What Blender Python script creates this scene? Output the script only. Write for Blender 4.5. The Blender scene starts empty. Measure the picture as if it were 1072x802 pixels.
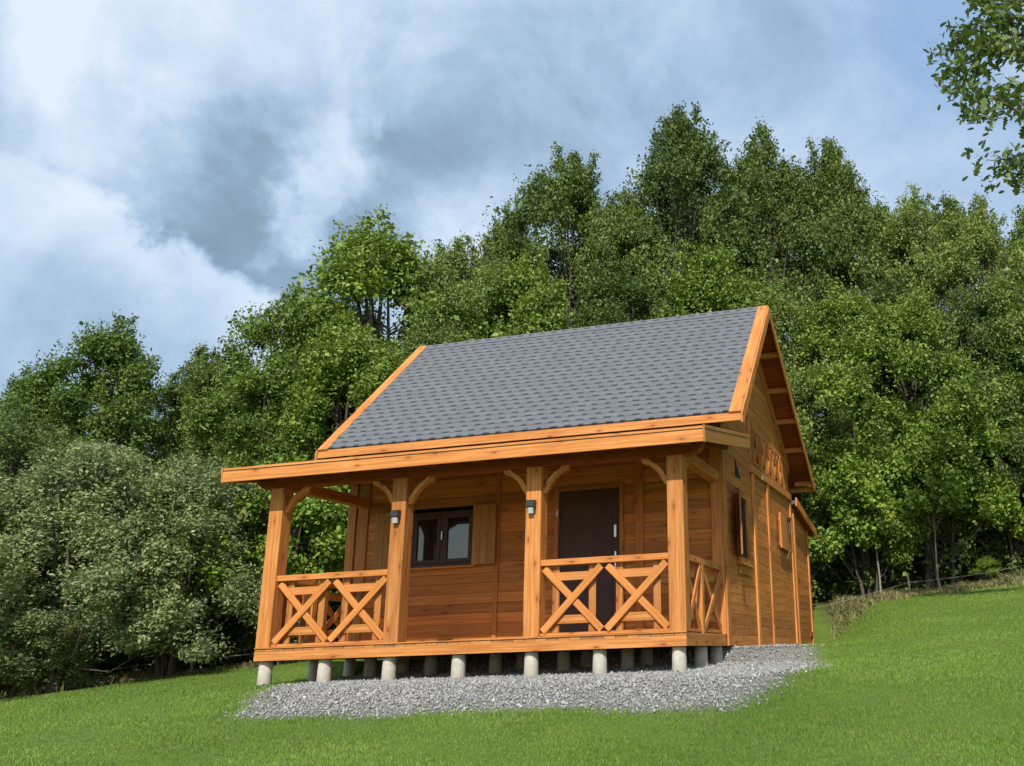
import bpy, math, random
import numpy as np
from mathutils import Vector, Matrix

S = bpy.context.scene
COL = S.collection
PI = math.pi
# ------------------------------------------------------------------ camera
CAM = Vector((2.9219, -10.5575, -0.2352))
YAW, PIT, ROL, F, PX, PY = 0.234, 0.294, -0.0342, 975.18, 745.68, 388.13
_f0 = Vector((-math.sin(YAW), math.cos(YAW), 0)); _r0 = Vector((math.cos(YAW), math.sin(YAW), 0)); _u0 = Vector((0, 0, 1))
_f = math.cos(PIT)*_f0 + math.sin(PIT)*_u0; _u = -math.sin(PIT)*_f0 + math.cos(PIT)*_u0
_r = math.cos(ROL)*_r0 + math.sin(ROL)*_u; _u = -math.sin(ROL)*_r0 + math.cos(ROL)*_u
cd = bpy.data.cameras.new('camera'); cam = bpy.data.objects.new('camera', cd); COL.objects.link(cam)
cam.matrix_world = Matrix(((_r.x, _u.x, -_f.x, CAM.x), (_r.y, _u.y, -_f.y, CAM.y), (_r.z, _u.z, -_f.z, CAM.z), (0, 0, 0, 1)))
cd.sensor_width = 36; cd.sensor_fit = 'HORIZONTAL'; cd.lens = F/1072*36
cd.shift_x = (536-PX)/1072; cd.shift_y = (PY-401)/1072
cd.clip_start = 0.05; cd.clip_end = 3000
S.camera = cam
# ------------------------------------------------------------------ sun and sky
SUN_DIR = Vector((0.47, -2.30, 1.89)).normalized()
SUN_EL = math.asin(SUN_DIR.z)
SUN_STRENGTH = 4.6; SKY_STRENGTH = 0.15; EXPOSURE = 0.0
sd = bpy.data.lights.new('sun', 'SUN'); sd.energy = SUN_STRENGTH; sd.angle = math.radians(0.5); sd.color = (1, .93, .82)
so = bpy.data.objects.new('sun', sd); COL.objects.link(so)
so.rotation_euler = SUN_DIR.to_track_quat('Z', 'Y').to_euler(); so.location = (6, -20, 20)
S.view_settings.view_transform = 'Standard'; S.view_settings.look = 'None'
S.view_settings.exposure = EXPOSURE; S.view_settings.gamma = 1; S.view_settings.use_curve_mapping = False
S.cycles.max_bounces = 6; S.cycles.diffuse_bounces = 3; S.cycles.transmission_bounces = 4; S.cycles.transparent_max_bounces = 4

W = bpy.data.worlds.new('World'); S.world = W; W.use_nodes = True
nt = W.node_tree; nt.nodes.clear()
def N(t, **k):
    n = nt.nodes.new(t)
    for a, b in k.items(): setattr(n, a, b)
    return n
def L(a, b): nt.links.new(a, b)
def sock(v, s):
    if isinstance(v, (int, float)): s.default_value = v
    elif isinstance(v, (tuple, list)): s.default_value = v
    else: L(v, s)
def math_(op, a, b=0.0, clamp=False):
    n = N('ShaderNodeMath', operation=op, use_clamp=clamp); sock(a, n.inputs[0]); sock(b, n.inputs[1]); return n.outputs[0]
def maprange(v, a, b, c=0., d=1., smooth=True):
    n = N('ShaderNodeMapRange', interpolation_type='SMOOTHSTEP' if smooth else 'LINEAR'); sock(v, n.inputs[0])
    for i, q in enumerate((a, b, c, d)): n.inputs[i+1].default_value = q
    return n.outputs[0]
def mixc(f, a, b):
    n = N('ShaderNodeMix', data_type='RGBA'); sock(f, n.inputs[0])
    for v, s in ((a, n.inputs[6]), (b, n.inputs[7])):
        if isinstance(v, tuple): s.default_value = (*v[:3], 1)
        else: L(v, s)
    return n.outputs[2]
sky = N('ShaderNodeTexSky', sky_type='NISHITA'); sky.sun_disc = False
sky.sun_elevation = SUN_EL; sky.sun_rotation = math.atan2(SUN_DIR.x, SUN_DIR.y)
sky.air_density = 1.2; sky.dust_density = 1.0; sky.ozone_density = 1.5
bg1 = N('ShaderNodeBackground'); L(sky.outputs[0], bg1.inputs[0]); bg1.inputs[1].default_value = SKY_STRENGTH
tc = N('ShaderNodeTexCoord')
def noise(vec, scale, detail=5, rough=.55, dist=0.):
    n = N('ShaderNodeTexNoise'); L(vec, n.inputs['Vector']); n.inputs['Scale'].default_value = scale
    n.inputs['Detail'].default_value = detail; n.inputs['Roughness'].default_value = rough; n.inputs['Distortion'].default_value = dist
    return n
warp = noise(tc.outputs['Generated'], 3.2, 8, .62)
vm = N('ShaderNodeVectorMath', operation='SUBTRACT'); L(warp.outputs['Color'], vm.inputs[0]); vm.inputs[1].default_value = (.5, .5, .5)
vs = N('ShaderNodeVectorMath', operation='SCALE'); L(vm.outputs[0], vs.inputs[0]); vs.inputs['Scale'].default_value = .34
va = N('ShaderNodeVectorMath', operation='ADD'); L(tc.outputs['Generated'], va.inputs[0]); L(vs.outputs[0], va.inputs[1])
def blob(d, r, soft=.6):
    n = N('ShaderNodeVectorMath', operation='DISTANCE'); L(va.outputs[0], n.inputs[0]); n.inputs[1].default_value = Vector(d).normalized()
    return maprange(n.outputs['Value'], r*(1-soft), r*(1+soft*.6), 1., 0.)
def total(lst):
    o = lst[0]
    for l in lst[1:]: o = math_('ADD', o, l)
    return o
dark = [((-.664,.62,.418), .09, .8), ((-.61,.679,.409), .12, .7), ((-.575,.71,.400), .09, .8), ((-.715,.572,.425), .07, .6), ((-.614,.621,.47), .10, .6), ((-.49,.735,.45),.08,.45), ((-.42,.70,.55), .13, .45),
        ((-.30,.78,.56),.14,.45), ((-.45,.83,.33),.07,.3)]
lite = [((-.536,.686,.487), .05, .95), ((-.555,.69,.465), .03, .5), ((-.659,.557,.505), .10, .9), ((-.55,.58,.60), .14, .75), ((-.714,.523,.466), .08, .6), ((-.581,.693,.426), .022, .5), ((-.42,.82,.42),.08,.5),
        ((-.34,.66,.66),.16,.6), ((.0,.885,.45),.12,.35), ((-.20,.88,.43),.10,.3)]
blue = [((.06,.80,.60), .10, .35), ((.12,.87,.50),.16,.2), ((-.10,.83,.55),.2,.2)]
FINE = 0
fine = noise(tc.outputs['Generated'], 6.5, 9, .62, .35)
Dk = total([math_('MULTIPLY', blob(d, r), w) for d, r, w in dark])
Lt = total([math_('MULTIPLY', blob(d, r), w) for d, r, w in lite])
Bl = total([math_('MULTIPLY', blob(d, r), w) for d, r, w in blue])
Dk = math_('MINIMUM', Dk, 1.25); Lt = math_('MINIMUM', Lt, 1.2)
fn = maprange(fine.outputs['Fac'], .25, .75, -.5, .5, False)
# shade of the cloud: 0 dark belly .. 1 bright top
# a cloud bank with a lit, billowy rim crosses the lower left of this part of the sky
w2 = noise(tc.outputs['Generated'], 9.0, 8, .6)
vm2 = N('ShaderNodeVectorMath', operation='SUBTRACT'); L(w2.outputs['Color'], vm2.inputs[0]); vm2.inputs[1].default_value = (.5, .5, .5)
vs2 = N('ShaderNodeVectorMath', operation='SCALE'); L(vm2.outputs[0], vs2.inputs[0]); vs2.inputs['Scale'].default_value = .13
vb = N('ShaderNodeVectorMath', operation='ADD'); L(tc.outputs['Generated'], vb.inputs[0]); L(vs2.outputs[0], vb.inputs[1])
dt = N('ShaderNodeVectorMath', operation='DOT_PRODUCT'); L(vb.outputs[0], dt.inputs[0]); dt.inputs[1].default_value = (-.5197, -.0359, -.8536)
sd_ = dt.outputs['Value']
edge = maprange(sd_, -.006, .014)
near = N('ShaderNodeVectorMath', operation='DISTANCE'); L(tc.outputs['Generated'], near.inputs[0]); near.inputs[1].default_value = (-.70, .62, .35)
bank = math_('MULTIPLY', edge, maprange(near.outputs['Value'], .16, .42, 1., 0.))
v_hi = math_('ADD', math_('SUBTRACT', math_('MULTIPLY', Lt, .42), math_('MULTIPLY', Dk, .27)), math_('ADD', .55, math_('MULTIPLY', fn, .62)))
v_lo = math_('ADD', maprange(sd_, .0, .11, .88, .46), math_('MULTIPLY', fn, .55))
mv = N('ShaderNodeMix', data_type='FLOAT'); L(bank, mv.inputs[0]); L(v_hi, mv.inputs[2]); L(v_lo, mv.inputs[3]); v = mv.outputs[0]
cr = N('ShaderNodeValToRGB'); L(v, cr.inputs[0])
e = cr.color_ramp.elements; e[0].position = 0.0; e[0].color = (.19, .275, .37, 1); e[1].position = 1.0; e[1].color = (.72, .80, .90, 1)
for p, c in ((.25, (.26, .365, .485, 1)), (.5, (.38, .51, .68, 1)), (.75, (.55, .67, .82, 1))):
    q = e.new(p); q.color = c
cl = mixc(math_('MULTIPLY', Bl, 1.0, True), cr.outputs[0], (.24, .40, .68))
bg2 = N('ShaderNodeBackground'); L(cl, bg2.inputs[0]); bg2.inputs[1].default_value = 1.15
# cloud cover: nearly closed on this side of the sky, broken towards the sun
sep = N('ShaderNodeSeparateXYZ'); L(tc.outputs['Generated'], sep.inputs[0])
cover = math_('ADD', maprange(sep.outputs['Y'], -.2, .35), maprange(noise(tc.outputs['Generated'], 2.2, 8, .6, .4).outputs['Fac'], .47, .62), True)
ms = N('ShaderNodeMixShader'); L(math_('MULTIPLY', cover, .93), ms.inputs[0]); L(bg1.outputs[0], ms.inputs[1]); L(bg2.outputs[0], ms.inputs[2])
wo = N('ShaderNodeOutputWorld'); L(ms.outputs[0], wo.inputs[0])

# ------------------------------------------------------------------ helpers
def tag(o, label=None, cat=None, group=None, kind=None):
    if label: o['label'] = label
    if cat: o['category'] = cat
    if group: o['group'] = group
    if kind: o['kind'] = kind
    return o
def link(name, me, m=None, parent=None):
    o = bpy.data.objects.new(name, me); COL.objects.link(o)
    if m and me: me.materials.append(m)
    if parent: o.parent = parent
    return o
def empty(name, loc=(0, 0, 0)):
    o = bpy.data.objects.new(name, None); COL.objects.link(o); o.location = loc; o.empty_display_size = .2
    return o
def V(*a): return Vector(a)

class MB:
    """collects boards; loops carry a UV in metres along / across the grain and a tint per face"""
    def __init__(s): s.v = []; s.f = []; s.uv = []; s.t = []; s.r = random.Random(7)
    def face(s, idx, uvs, t): s.f.append(idx); s.uv.append(uvs); s.t.append(t)
    def beam(s, a, b, w, h, side=(0, 0, 1), c=.004, tint=None, twist=0):
        """board from a to b; w along `side`, h across it; chamfer c"""
        a = Vector(a); b = Vector(b); ax = (b-a); ln = ax.length; ax.normalize()
        sd = Vector(side); sd = (sd - ax*sd.dot(ax)).normalized(); up = ax.cross(sd)
        w /= 2; h /= 2; c = min(c, w*.45, h*.45)
        P = [(w-c, h), (w, h-c), (w, -h+c), (w-c, -h), (-w+c, -h), (-w, -h+c), (-w, h-c), (-w+c, h)] if c > 0 else [(w, h), (w, -h), (-w, -h), (-w, h)]
        n = len(P); i0 = len(s.v)
        for p in (a, b):
            for x, y in P: s.v.append(p + sd*x + up*y)
        u0 = s.r.uniform(0, 40); v0 = s.r.uniform(0, 40); t = s.r.random() if tint is None else tint
        acc = [0]
        for i in range(n):
            q = P[(i+1) % n]; acc.append(acc[-1] + math.hypot(q[0]-P[i][0], q[1]-P[i][1]))
        for i in range(n):
            j = (i+1) % n
            s.face([i0+i, i0+j, i0+n+j, i0+n+i], [(u0, v0+acc[i]), (u0, v0+acc[i+1]), (u0+ln, v0+acc[i+1]), (u0+ln, v0+acc[i])], t)
        s.face([i0+i for i in range(n)][::-1], [(u0+P[i][0]*.15, v0+P[i][1]) for i in range(n)][::-1], t)
        s.face([i0+n+i for i in range(n)], [(u0+P[i][0]*.15, v0+P[i][1]) for i in range(n)], t)
    def box(s, x0, x1, y0, y1, z0, z1, c=.003, tint=None, grain=None):
        d = [abs(x1-x0), abs(y1-y0), abs(z1-z0)]; k = d.index(max(d)) if grain is None else grain
        m = [(x0+x1)/2, (y0+y1)/2, (z0+z1)/2]; lo = [min(x0, x1), min(y0, y1), min(z0, z1)]; hi = [max(x0, x1), max(y0, y1), max(z0, z1)]
        a = m[:]; b = m[:]; a[k] = lo[k]; b[k] = hi[k]
        o = [i for i in (0, 1, 2) if i != k]; side = [0, 0, 0]; side[o[0]] = 1
        s.beam(a, b, d[o[0]], d[o[1]], side, c, tint)
    def prism(s, pts, n, tint=None, along=None):
        """closed outline pts (3D, planar) extruded by vector n"""
        n = Vector(n); k = len(pts); i0 = len(s.v); P = [Vector(p) for p in pts]
        ax = Vector(along).normalized() if along else (P[1]-P[0]).normalized(); nn = n.normalized(); cx = nn.cross(ax)
        for p in P: s.v.append(p)
        for p in P: s.v.append(p+n)
        u0 = s.r.uniform(0, 40); v0 = s.r.uniform(0, 40); t = s.r.random() if tint is None else tint
        uv = [(u0+p.dot(ax), v0+p.dot(cx)) for p in P]
        nl = n.length
        for i in range(k):
            j = (i+1) % k
            s.face([i0+i, i0+j, i0+k+j, i0+k+i], [uv[i], uv[j], (uv[j][0], uv[j][1]+nl), (uv[i][0], uv[i][1]+nl)], t)
        s.face([i0+i for i in range(k)][::-1], uv[::-1], t); s.face([i0+k+i for i in range(k)], uv, t)
    def build(s, name, m, parent=None):
        me = bpy.data.meshes.new(name); me.from_pydata([tuple(v) for v in s.v], [], s.f)
        ul = me.uv_layers.new(name='UVMap'); at = me.attributes.new('tint', 'FLOAT', 'FACE')
        ul.data.foreach_set('uv', [c for fu in s.uv for p in fu for c in p]); at.data.foreach_set('value', s.t)
        me.update()
        import bmesh
        bm = bmesh.new(); bm.from_mesh(me); bmesh.ops.recalc_face_normals(bm, faces=bm.faces[:]); bm.to_mesh(me); bm.free()
        return link(name, me, m, parent)

def npmesh(name, verts, faces, attrs=None, smooth=False):
    """verts (n,3), faces (m,k) with numpy; attrs: {name: per-face floats}"""
    me = bpy.data.meshes.new(name); n = len(verts); m, k = faces.shape
    me.vertices.add(n); me.vertices.foreach_set('co', np.ascontiguousarray(verts, np.float32).ravel())
    me.loops.add(m*k); me.loops.foreach_set('vertex_index', np.ascontiguousarray(faces, np.int32).ravel())
    me.polygons.add(m); me.polygons.foreach_set('loop_start', np.arange(0, m*k, k, dtype=np.int32))
    me.update(calc_edges=True)
    if attrs:
        for a, val in attrs.items():
            at = me.attributes.new(a, 'FLOAT', 'FACE'); at.data.foreach_set('value', np.ascontiguousarray(val, np.float32))
    if smooth: me.polygons.foreach_set('use_smooth', np.ones(m, bool))
    return me

# ------------------------------------------------------------------ materials
class MT:
    def __init__(s, name):
        s.m = bpy.data.materials.new(name); s.m.use_nodes = True; s.t = s.m.node_tree
        s.b = s.t.nodes['Principled BSDF']; s.out = s.t.nodes['Material Output']
    def n(s, t, **k):
        n = s.t.nodes.new(t)
        for a, b in k.items(): setattr(n, a, b)
        return n
    def l(s, a, b): s.t.links.new(a, b)
    def set(s, v, k):
        if isinstance(v, (int, float)): k.default_value = v
        elif isinstance(v, tuple): k.default_value = (*v, 1) if len(v) == 3 and k.type == 'RGBA' else v
        else: s.l(v, k)
    def attr(s, a): return s.n('ShaderNodeAttribute', attribute_name=a).outputs['Fac']
    def math(s, op, a, b=0., clamp=False):
        n = s.n('ShaderNodeMath', operation=op, use_clamp=clamp); s.set(a, n.inputs[0]); s.set(b, n.inputs[1]); return n.outputs[0]
    def mix(s, f, a, b, mode='MIX'):
        n = s.n('ShaderNodeMix', data_type='RGBA', blend_type=mode); s.set(f, n.inputs[0]); s.set(a, n.inputs[6]); s.set(b, n.inputs[7]); return n.outputs[2]
    def rng(s, v, a, b, c=0., d=1.):
        n = s.n('ShaderNodeMapRange'); s.set(v, n.inputs[0])
        for i, q in enumerate((a, b, c, d)): n.inputs[i+1].default_value = q
        return n.outputs[0]
    def noise(s, vec, sc, det=4, rough=.55, dist=0., scale3=None):
        if scale3:
            mp = s.n('ShaderNodeMapping'); s.l(vec, mp.inputs[0]); mp.inputs['Scale'].default_value = scale3; vec = mp.outputs[0]
        n = s.n('ShaderNodeTexNoise'); s.l(vec, n.inputs['Vector']); n.inputs['Scale'].default_value = sc; n.inputs['Detail'].default_value = det
        n.inputs['Roughness'].default_value = rough; n.inputs['Distortion'].default_value = dist; return n.outputs['Fac']
    def bump(s, h, strength=.3, dist=.01):
        n = s.n('ShaderNodeBump'); n.inputs['Strength'].default_value = strength; n.inputs['Distance'].default_value = dist; s.l(h, n.inputs['Height']); s.l(n.outputs[0], s.b.inputs['Normal'])
    def p(s, **k):
        for a, v in k.items(): s.set(v, s.b.inputs[a.replace('_', ' ')])
        return s
    def uv(s): return s.n('ShaderNodeUVMap', uv_map='UVMap').outputs[0]
    def obj(s): return s.n('ShaderNodeTexCoord').outputs['Object']

def wood(name, lo, hi, dark, rough=.58, knots=1.0, spec=.25):
    m = MT(name); uv = m.uv(); t = m.attr('tint')
    g1 = m.noise(uv, 1.0, 6, .6, .4, (1.1, 34, 1)); g2 = m.noise(uv, 1.0, 4, .7, .9, (3.0, 120, 1)); big = m.noise(uv, 1.0, 3, .5, 0, (.9, 6, 1))
    base = m.mix(m.rng(g1, .40, .62), lo, hi)
    base = m.mix(m.math('MULTIPLY', m.rng(g2, .50, .74), .5), base, dark)
    base = m.mix(m.math('MULTIPLY', m.rng(big, .42, .75), .35), base, dark)
    # knots
    mp = m.n('ShaderNodeMapping'); m.l(uv, mp.inputs[0]); mp.inputs['Scale'].default_value = (2.6, 7.5, 1)
    vo = m.n('ShaderNodeTexVoronoi', voronoi_dimensions='2D'); m.l(mp.outputs[0], vo.inputs['Vector']); vo.inputs['Scale'].default_value = 1.0; vo.inputs['Randomness'].default_value = 1.0
    sp = m.n('ShaderNodeSeparateColor'); m.l(vo.outputs['Color'], sp.inputs[0])
    has = m.math('GREATER_THAN', sp.outputs[0], .62)
    rad = m.rng(vo.outputs['Distance'], .04, .13, 1, 0)
    kn = m.math('MULTIPLY', m.math('MULTIPLY', rad, has), .85*knots, True)
    base = m.mix(kn, base, tuple(c*.45 for c in dark))
    ring = m.math('MULTIPLY', m.math('MULTIPLY', m.rng(vo.outputs['Distance'], .12, .34, 1, 0), has), .35*knots, True)
    base = m.mix(ring, base, dark)
    tn = m.rng(t, 0, 1, .74, 1.20); vv = m.n('ShaderNodeCombineColor')
    for i in range(3): m.set(m.math('ADD', tn, (0, .0, -.02)[i]), vv.inputs[i])
    base = m.mix(1.0, base, vv.outputs[0], 'MULTIPLY')
    m.p(Base_Color=base, Roughness=m.rng(g1, 0, 1, rough-.08, rough+.12), Specular_IOR_Level=spec)
    m.bump(m.math('ADD', g1, m.math('MULTIPLY', g2, .5)), .5, .005)
    return m.m
M = {}
M['frame'] = wood('stained_timber', (.45, .168, .040), (.66, .290, .090), (.31, .085, .020))
M['siding'] = wood('stained_siding', (.47, .168, .040), (.63, .255, .072), (.32, .098, .023), knots=1.0)
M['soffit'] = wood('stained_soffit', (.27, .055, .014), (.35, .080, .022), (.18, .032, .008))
M['trim'] = wood('stained_trim', (.50, .185, .045), (.70, .300, .090), (.34, .095, .022))
M['shutter'] = wood('stained_shutter', (.36, .165, .048), (.46, .225, .072), (.25, .10, .026), knots=.4)
M['deck'] = wood('deck_boards', (.40, .18, .055), (.52, .26, .10), (.26, .10, .03))
def simple(name, col, rough=.5, metal=0., bump=None, vary=.15, sc=12):
    m = MT(name); n = m.noise(m.obj(), sc, 5, .6)
    m.p(Base_Color=m.mix(m.rng(n, .3, .7), tuple(c*(1-vary) for c in col), tuple(min(1, c*(1+vary)) for c in col)), Roughness=rough, Metallic=metal)
    if bump: m.bump(n, bump, .01)
    return m.m
M['darkframe'] = simple('dark_brown_frame', (.048, .017, .012), .55)
M['doorskin'] = simple('dark_brown_door', (.058, .024, .019), .6, vary=.2, sc=3)
M['steel'] = simple('brushed_steel', (.62, .63, .65), .3, 1.)
M['lampblack'] = simple('black_lamp_metal', (.03, .03, .032), .4)
M['lampglass'] = simple('frosted_lamp_glass', (.36, .36, .35), .3)
M['membrane'] = simple('black_membrane', (.018, .018, .020), .8)
M['void'] = simple('dark_opening', (.006, .004, .003), .9)
m = MT('window_glass'); m.p(Base_Color=(.010, .013, .017), Roughness=.03, IOR=1.85, Specular_IOR_Level=.5); n_ = m.noise(m.obj(), 1.3, 2); m.bump(n_, .02, .02); M['glass'] = m.m
m = MT('cast_concrete'); vo_ = m.n('ShaderNodeVectorMath', operation='ADD'); oi_ = m.n('ShaderNodeObjectInfo'); m.l(m.obj(), vo_.inputs[0]); m.l(oi_.outputs['Location'], vo_.inputs[1]); n1 = m.noise(vo_.outputs[0], 11, 7, .72); n2 = m.noise(m.obj(), 60, 3, .6)
sx = m.n('ShaderNodeSeparateXYZ'); m.l(m.n('ShaderNodeTexCoord').outputs['Object'], sx.inputs[0])
stain = m.math('MULTIPLY', m.rng(sx.outputs['Z'], -.44, -.30, 1, 0), m.rng(n1, .35, .6), True)
cc = m.mix(m.rng(n1, .3, .7), (.36, .335, .285), (.60, .57, .50)); cc = m.mix(m.math('MULTIPLY', stain, .7), cc, (.20, .18, .14))
m.p(Base_Color=cc, Roughness=.9); m.bump(n2, .4, .006); M['concrete'] = m.m

# asphalt shingles: laminated tabs, dark bands between them (UV in metres: u along the eave, v up the slope)
m = MT('asphalt_shingles'); uv = m.uv()
su = m.n('ShaderNodeSeparateXYZ'); m.l(uv, su.inputs[0])
row = m.math('FLOOR', m.math('DIVIDE', su.outputs['Y'], .145)); fr = m.math('FRACT', m.math('DIVIDE', su.outputs['Y'], .145))
wn = m.n('ShaderNodeTexWhiteNoise', noise_dimensions='1D'); m.l(row, wn.inputs['W'])
uu = m.math('ADD', m.math('DIVIDE', su.outputs['X'], .215), m.math('ADD', m.math('MULTIPLY', row, .5), m.math('MULTIPLY', wn.outputs['Value'], .35)))
cell = m.math('FLOOR', uu); fu = m.math('FRACT', uu)
cv = m.n('ShaderNodeCombineXYZ'); m.l(row, cv.inputs[0]); m.l(cell, cv.inputs[1])
wc = m.n('ShaderNodeTexWhiteNoise', noise_dimensions='2D'); m.l(cv.outputs[0], wc.inputs['Vector'])
wdt = m.math('ADD', .40, m.math('MULTIPLY', wc.outputs['Value'], .22))
dash = m.math('MULTIPLY', m.math('MULTIPLY', m.math('LESS_THAN', fu, wdt), m.math('GREATER_THAN', fu, .05)), m.math('LESS_THAN', fr, .27))
gr = m.noise(uv, 260, 3, .8); big = m.noise(uv, 2.2, 4, .6)
gcol = m.mix(m.rng(gr, .3, .7), (.090, .098, .109), (.165, .176, .190))
gcol = m.mix(m.math('MULTIPLY', m.rng(big, .3, .7), .35), gcol, (.135, .148, .168))
gcol = m.mix(m.rng(wc.outputs['Value'], 0, 1, 0, .22), gcol, (.215, .228, .245))
gcol = m.mix(m.math('MULTIPLY', dash, .92), gcol, (.042, .048, .060))
m.p(Base_Color=gcol, Roughness=.88, Specular_IOR_Level=.3); m.bump(gr, .5, .003); M['shingle'] = m.m

def leafmat(name, lo, hi, yellow=.0, rough=.52, trans=.20):
    m = MT(name); t = m.attr('tint'); c = m.attr('clump')
    oi = m.n('ShaderNodeObjectInfo').outputs['Random']
    col = m.mix(m.rng(t, 0, 1, .0, .85), tuple(a*.85 for a in lo), hi)
    col = m.mix(m.math('MULTIPLY', m.rng(c, .2, 1), .55), col, tuple(a*b for a, b in zip(hi, (1.25, 1.2, .9))))
    col = m.mix(m.rng(oi, .1, 1, 0, .62), col, tuple(a*b for a, b in zip(lo, (.80, .88, 1.25))))
    if yellow: col = m.mix(m.math('GREATER_THAN', t, 1-yellow), col, (.30, .22, .035))
    geo = m.n('ShaderNodeNewGeometry')
    m.p(Base_Color=col, Roughness=rough, Specular_IOR_Level=.35)
    tr = m.n('ShaderNodeBsdfTranslucent'); m.set(m.mix(1., col, (1.3, 1.35, .7), 'MULTIPLY'), tr.inputs[0])
    mx = m.n('ShaderNodeMixShader'); mx.inputs[0].default_value = trans; m.l(m.b.outputs[0], mx.inputs[1]); m.l(tr.outputs[0], mx.inputs[2]); m.l(mx.outputs[0], m.out.inputs[0])
    return m.m
M['leaf_maple'] = leafmat('maple_leaf', (.085, .150, .024), (.270, .370, .075))
M['leaf_oak'] = leafmat('oak_leaf', (.070, .120, .026), (.225, .295, .075))
M['leaf_bright'] = leafmat('bright_maple_leaf', (.120, .215, .026), (.310, .430, .075), .004)
M['leaf_willow'] = leafmat('willow_leaf', (.145, .190, .078), (.360, .420, .205), rough=.5)
M['leaf_ash'] = leafmat('ash_leaf', (.105, .165, .038), (.290, .365, .110))
def bark(name, a, b):
    m = MT(name); n = m.noise(m.obj(), 1, 6, .7, .5, (18, 18, 3.5)); n2 = m.noise(m.obj(), 3, 4)
    m.p(Base_Color=m.mix(m.rng(n2, .35, .65), m.mix(m.rng(n, .3, .7), a, b), tuple(x*.7 for x in b)), Roughness=.92); m.bump(n, .7, .03); return m.m
M['bark'] = bark('bark', (.055, .042, .032), (.13, .11, .085)); M['bark_pale'] = bark('pale_bark', (.18, .16, .12), (.34, .31, .25))

# lawn soil with short turf colour, one sheet
m = MT('lawn'); P_ = m.obj(); a1 = m.noise(P_, .35, 6, .6); a2 = m.noise(P_, 6, 6, .7); a3 = m.noise(P_, 70, 3, .7)
c = m.mix(m.rng(a2, .3, .7), (.085, .145, .022), (.15, .235, .038)); c = m.mix(m.rng(a1, .35, .7, 0, .6), c, (.13, .19, .035)); c = m.mix(m.rng(a3, .35, .7, 0, .5), c, (.045, .070, .015))
wd = m.n('ShaderNodeAttribute', attribute_name='wood_floor').outputs['Fac']
c = m.mix(wd, c, m.mix(m.rng(a2, .3, .7), (.050, .036, .020), (.115, .085, .045)))
gv = m.n('ShaderNodeAttribute', attribute_name='gravel').outputs['Fac']
c = m.mix(gv, c, m.mix(m.rng(a3, .3, .7), (.13, .13, .12), (.30, .30, .285)))
m.p(Base_Color=c, Roughness=.95, Specular_IOR_Level=.15); m.bump(a3, .6, .02); M['lawn'] = m.m
m = MT('grass_blade'); t = m.attr('tint'); P_ = m.obj(); a1 = m.noise(P_, .6, 6, .68)
c = m.mix(t, (.125, .235, .028), (.275, .440, .072)); c = m.mix(m.rng(a1, .36, .62, 0, .75), c, (.29, .42, .085)); b1 = m.noise(P_, .16, 4, .6, .6); b2 = m.noise(P_, 2.6, 4, .7); c = m.mix(m.rng(b1, .42, .62, 0, .5), c, (.075, .165, .022)); c = m.mix(m.rng(b2, .52, .72, 0, .6), c, (.27, .34, .095)); c = m.mix(m.math('GREATER_THAN', t, .955), c, (.28, .25, .10))
m.p(Base_Color=c, Roughness=.5, Specular_IOR_Level=.25)
tr = m.n('ShaderNodeBsdfTranslucent'); m.set(c, tr.inputs[0]); mx = m.n('ShaderNodeMixShader'); mx.inputs[0].default_value = .35
m.l(m.b.outputs[0], mx.inputs[1]); m.l(tr.outputs[0], mx.inputs[2]); m.l(mx.outputs[0], m.out.inputs[0]); M['blade'] = m.m
m = MT('dry_weed'); t = m.attr('tint'); m.p(Base_Color=m.mix(t, (.09, .13, .03), (.30, .24, .11)), Roughness=.7); M['weed'] = m.m
m = MT('crushed_stone'); t = m.attr('tint'); n = m.noise(m.obj(), 90, 3)
rp = m.n('ShaderNodeValToRGB'); m.l(t, rp.inputs[0]); e = rp.color_ramp.elements; e[0].color = (.10, .105, .105, 1); e[1].color = (.58, .58, .56, 1)
for p, q in ((.35, (.25, .255, .25, 1)), (.7, (.36, .365, .36, 1))):
    x = e.new(p); x.color = q
m.p(Base_Color=m.mix(m.rng(n, .3, .7, 0, .35), rp.outputs[0], (.33, .32, .30)), Roughness=.85); M['stone'] = m.m

# ------------------------------------------------------------------ terrain
def sstep(x, a, b):
    t = np.clip((x-a)/(b-a), 0, 1); return t*t*(3-2*t)
PAD_R = np.array([(-30, .9), (-2.4, 1.0), (-1.4, 1.35), (.3, 1.55), (3, 1.2), (6, .80), (9, .45), (10.6, .25), (30, .25)], float)   # y, x of the pad's right edge
def pad_inside(x, y):
    """signed-ish distance inside the levelled pad (metres, positive inside)"""
    xr = np.interp(y, PAD_R[:, 0], PAD_R[:, 1])
    return np.minimum(np.minimum(xr-.22-x, x+6.3), np.minimum(y+.4, 10.9-y))
def ground(x, y):
    x = np.asarray(x, float); y = np.asarray(y, float)
    s = .10 + .006*np.clip(x, -3, 6)
    base = -.45 + np.where(y < 0, .12*y, s*y) - .06*np.maximum(0, -x-6)
    far = np.hypot(x, y-5); base = base + .03*np.sin(x*.45+1.3)*np.sin(y*.37)*sstep(far, 6, 14) + .012*np.sin(x*1.3+y*.7)*sstep(far, 4, 9)
    base = base + .28*np.clip(y-19, 0, 40)
    base = np.where(far > 40, base*np.clip(1-(far-40)/400, .2, 1), base)
    base = np.where(y < -14, np.maximum(base, -.45-.12*14-.05*(-14-y)), base)
    pad = -.45 + .035*np.clip(y, -1, 1.9) + .195*sstep(y, 1.85, 2.25) + .012*np.clip(y-2.3, 0, 8)*0
    w = sstep(pad_inside(x, y), -1.5, .0)
    return base*(1-w) + pad*w
def gz(x, y): return float(ground(x, y))
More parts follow.
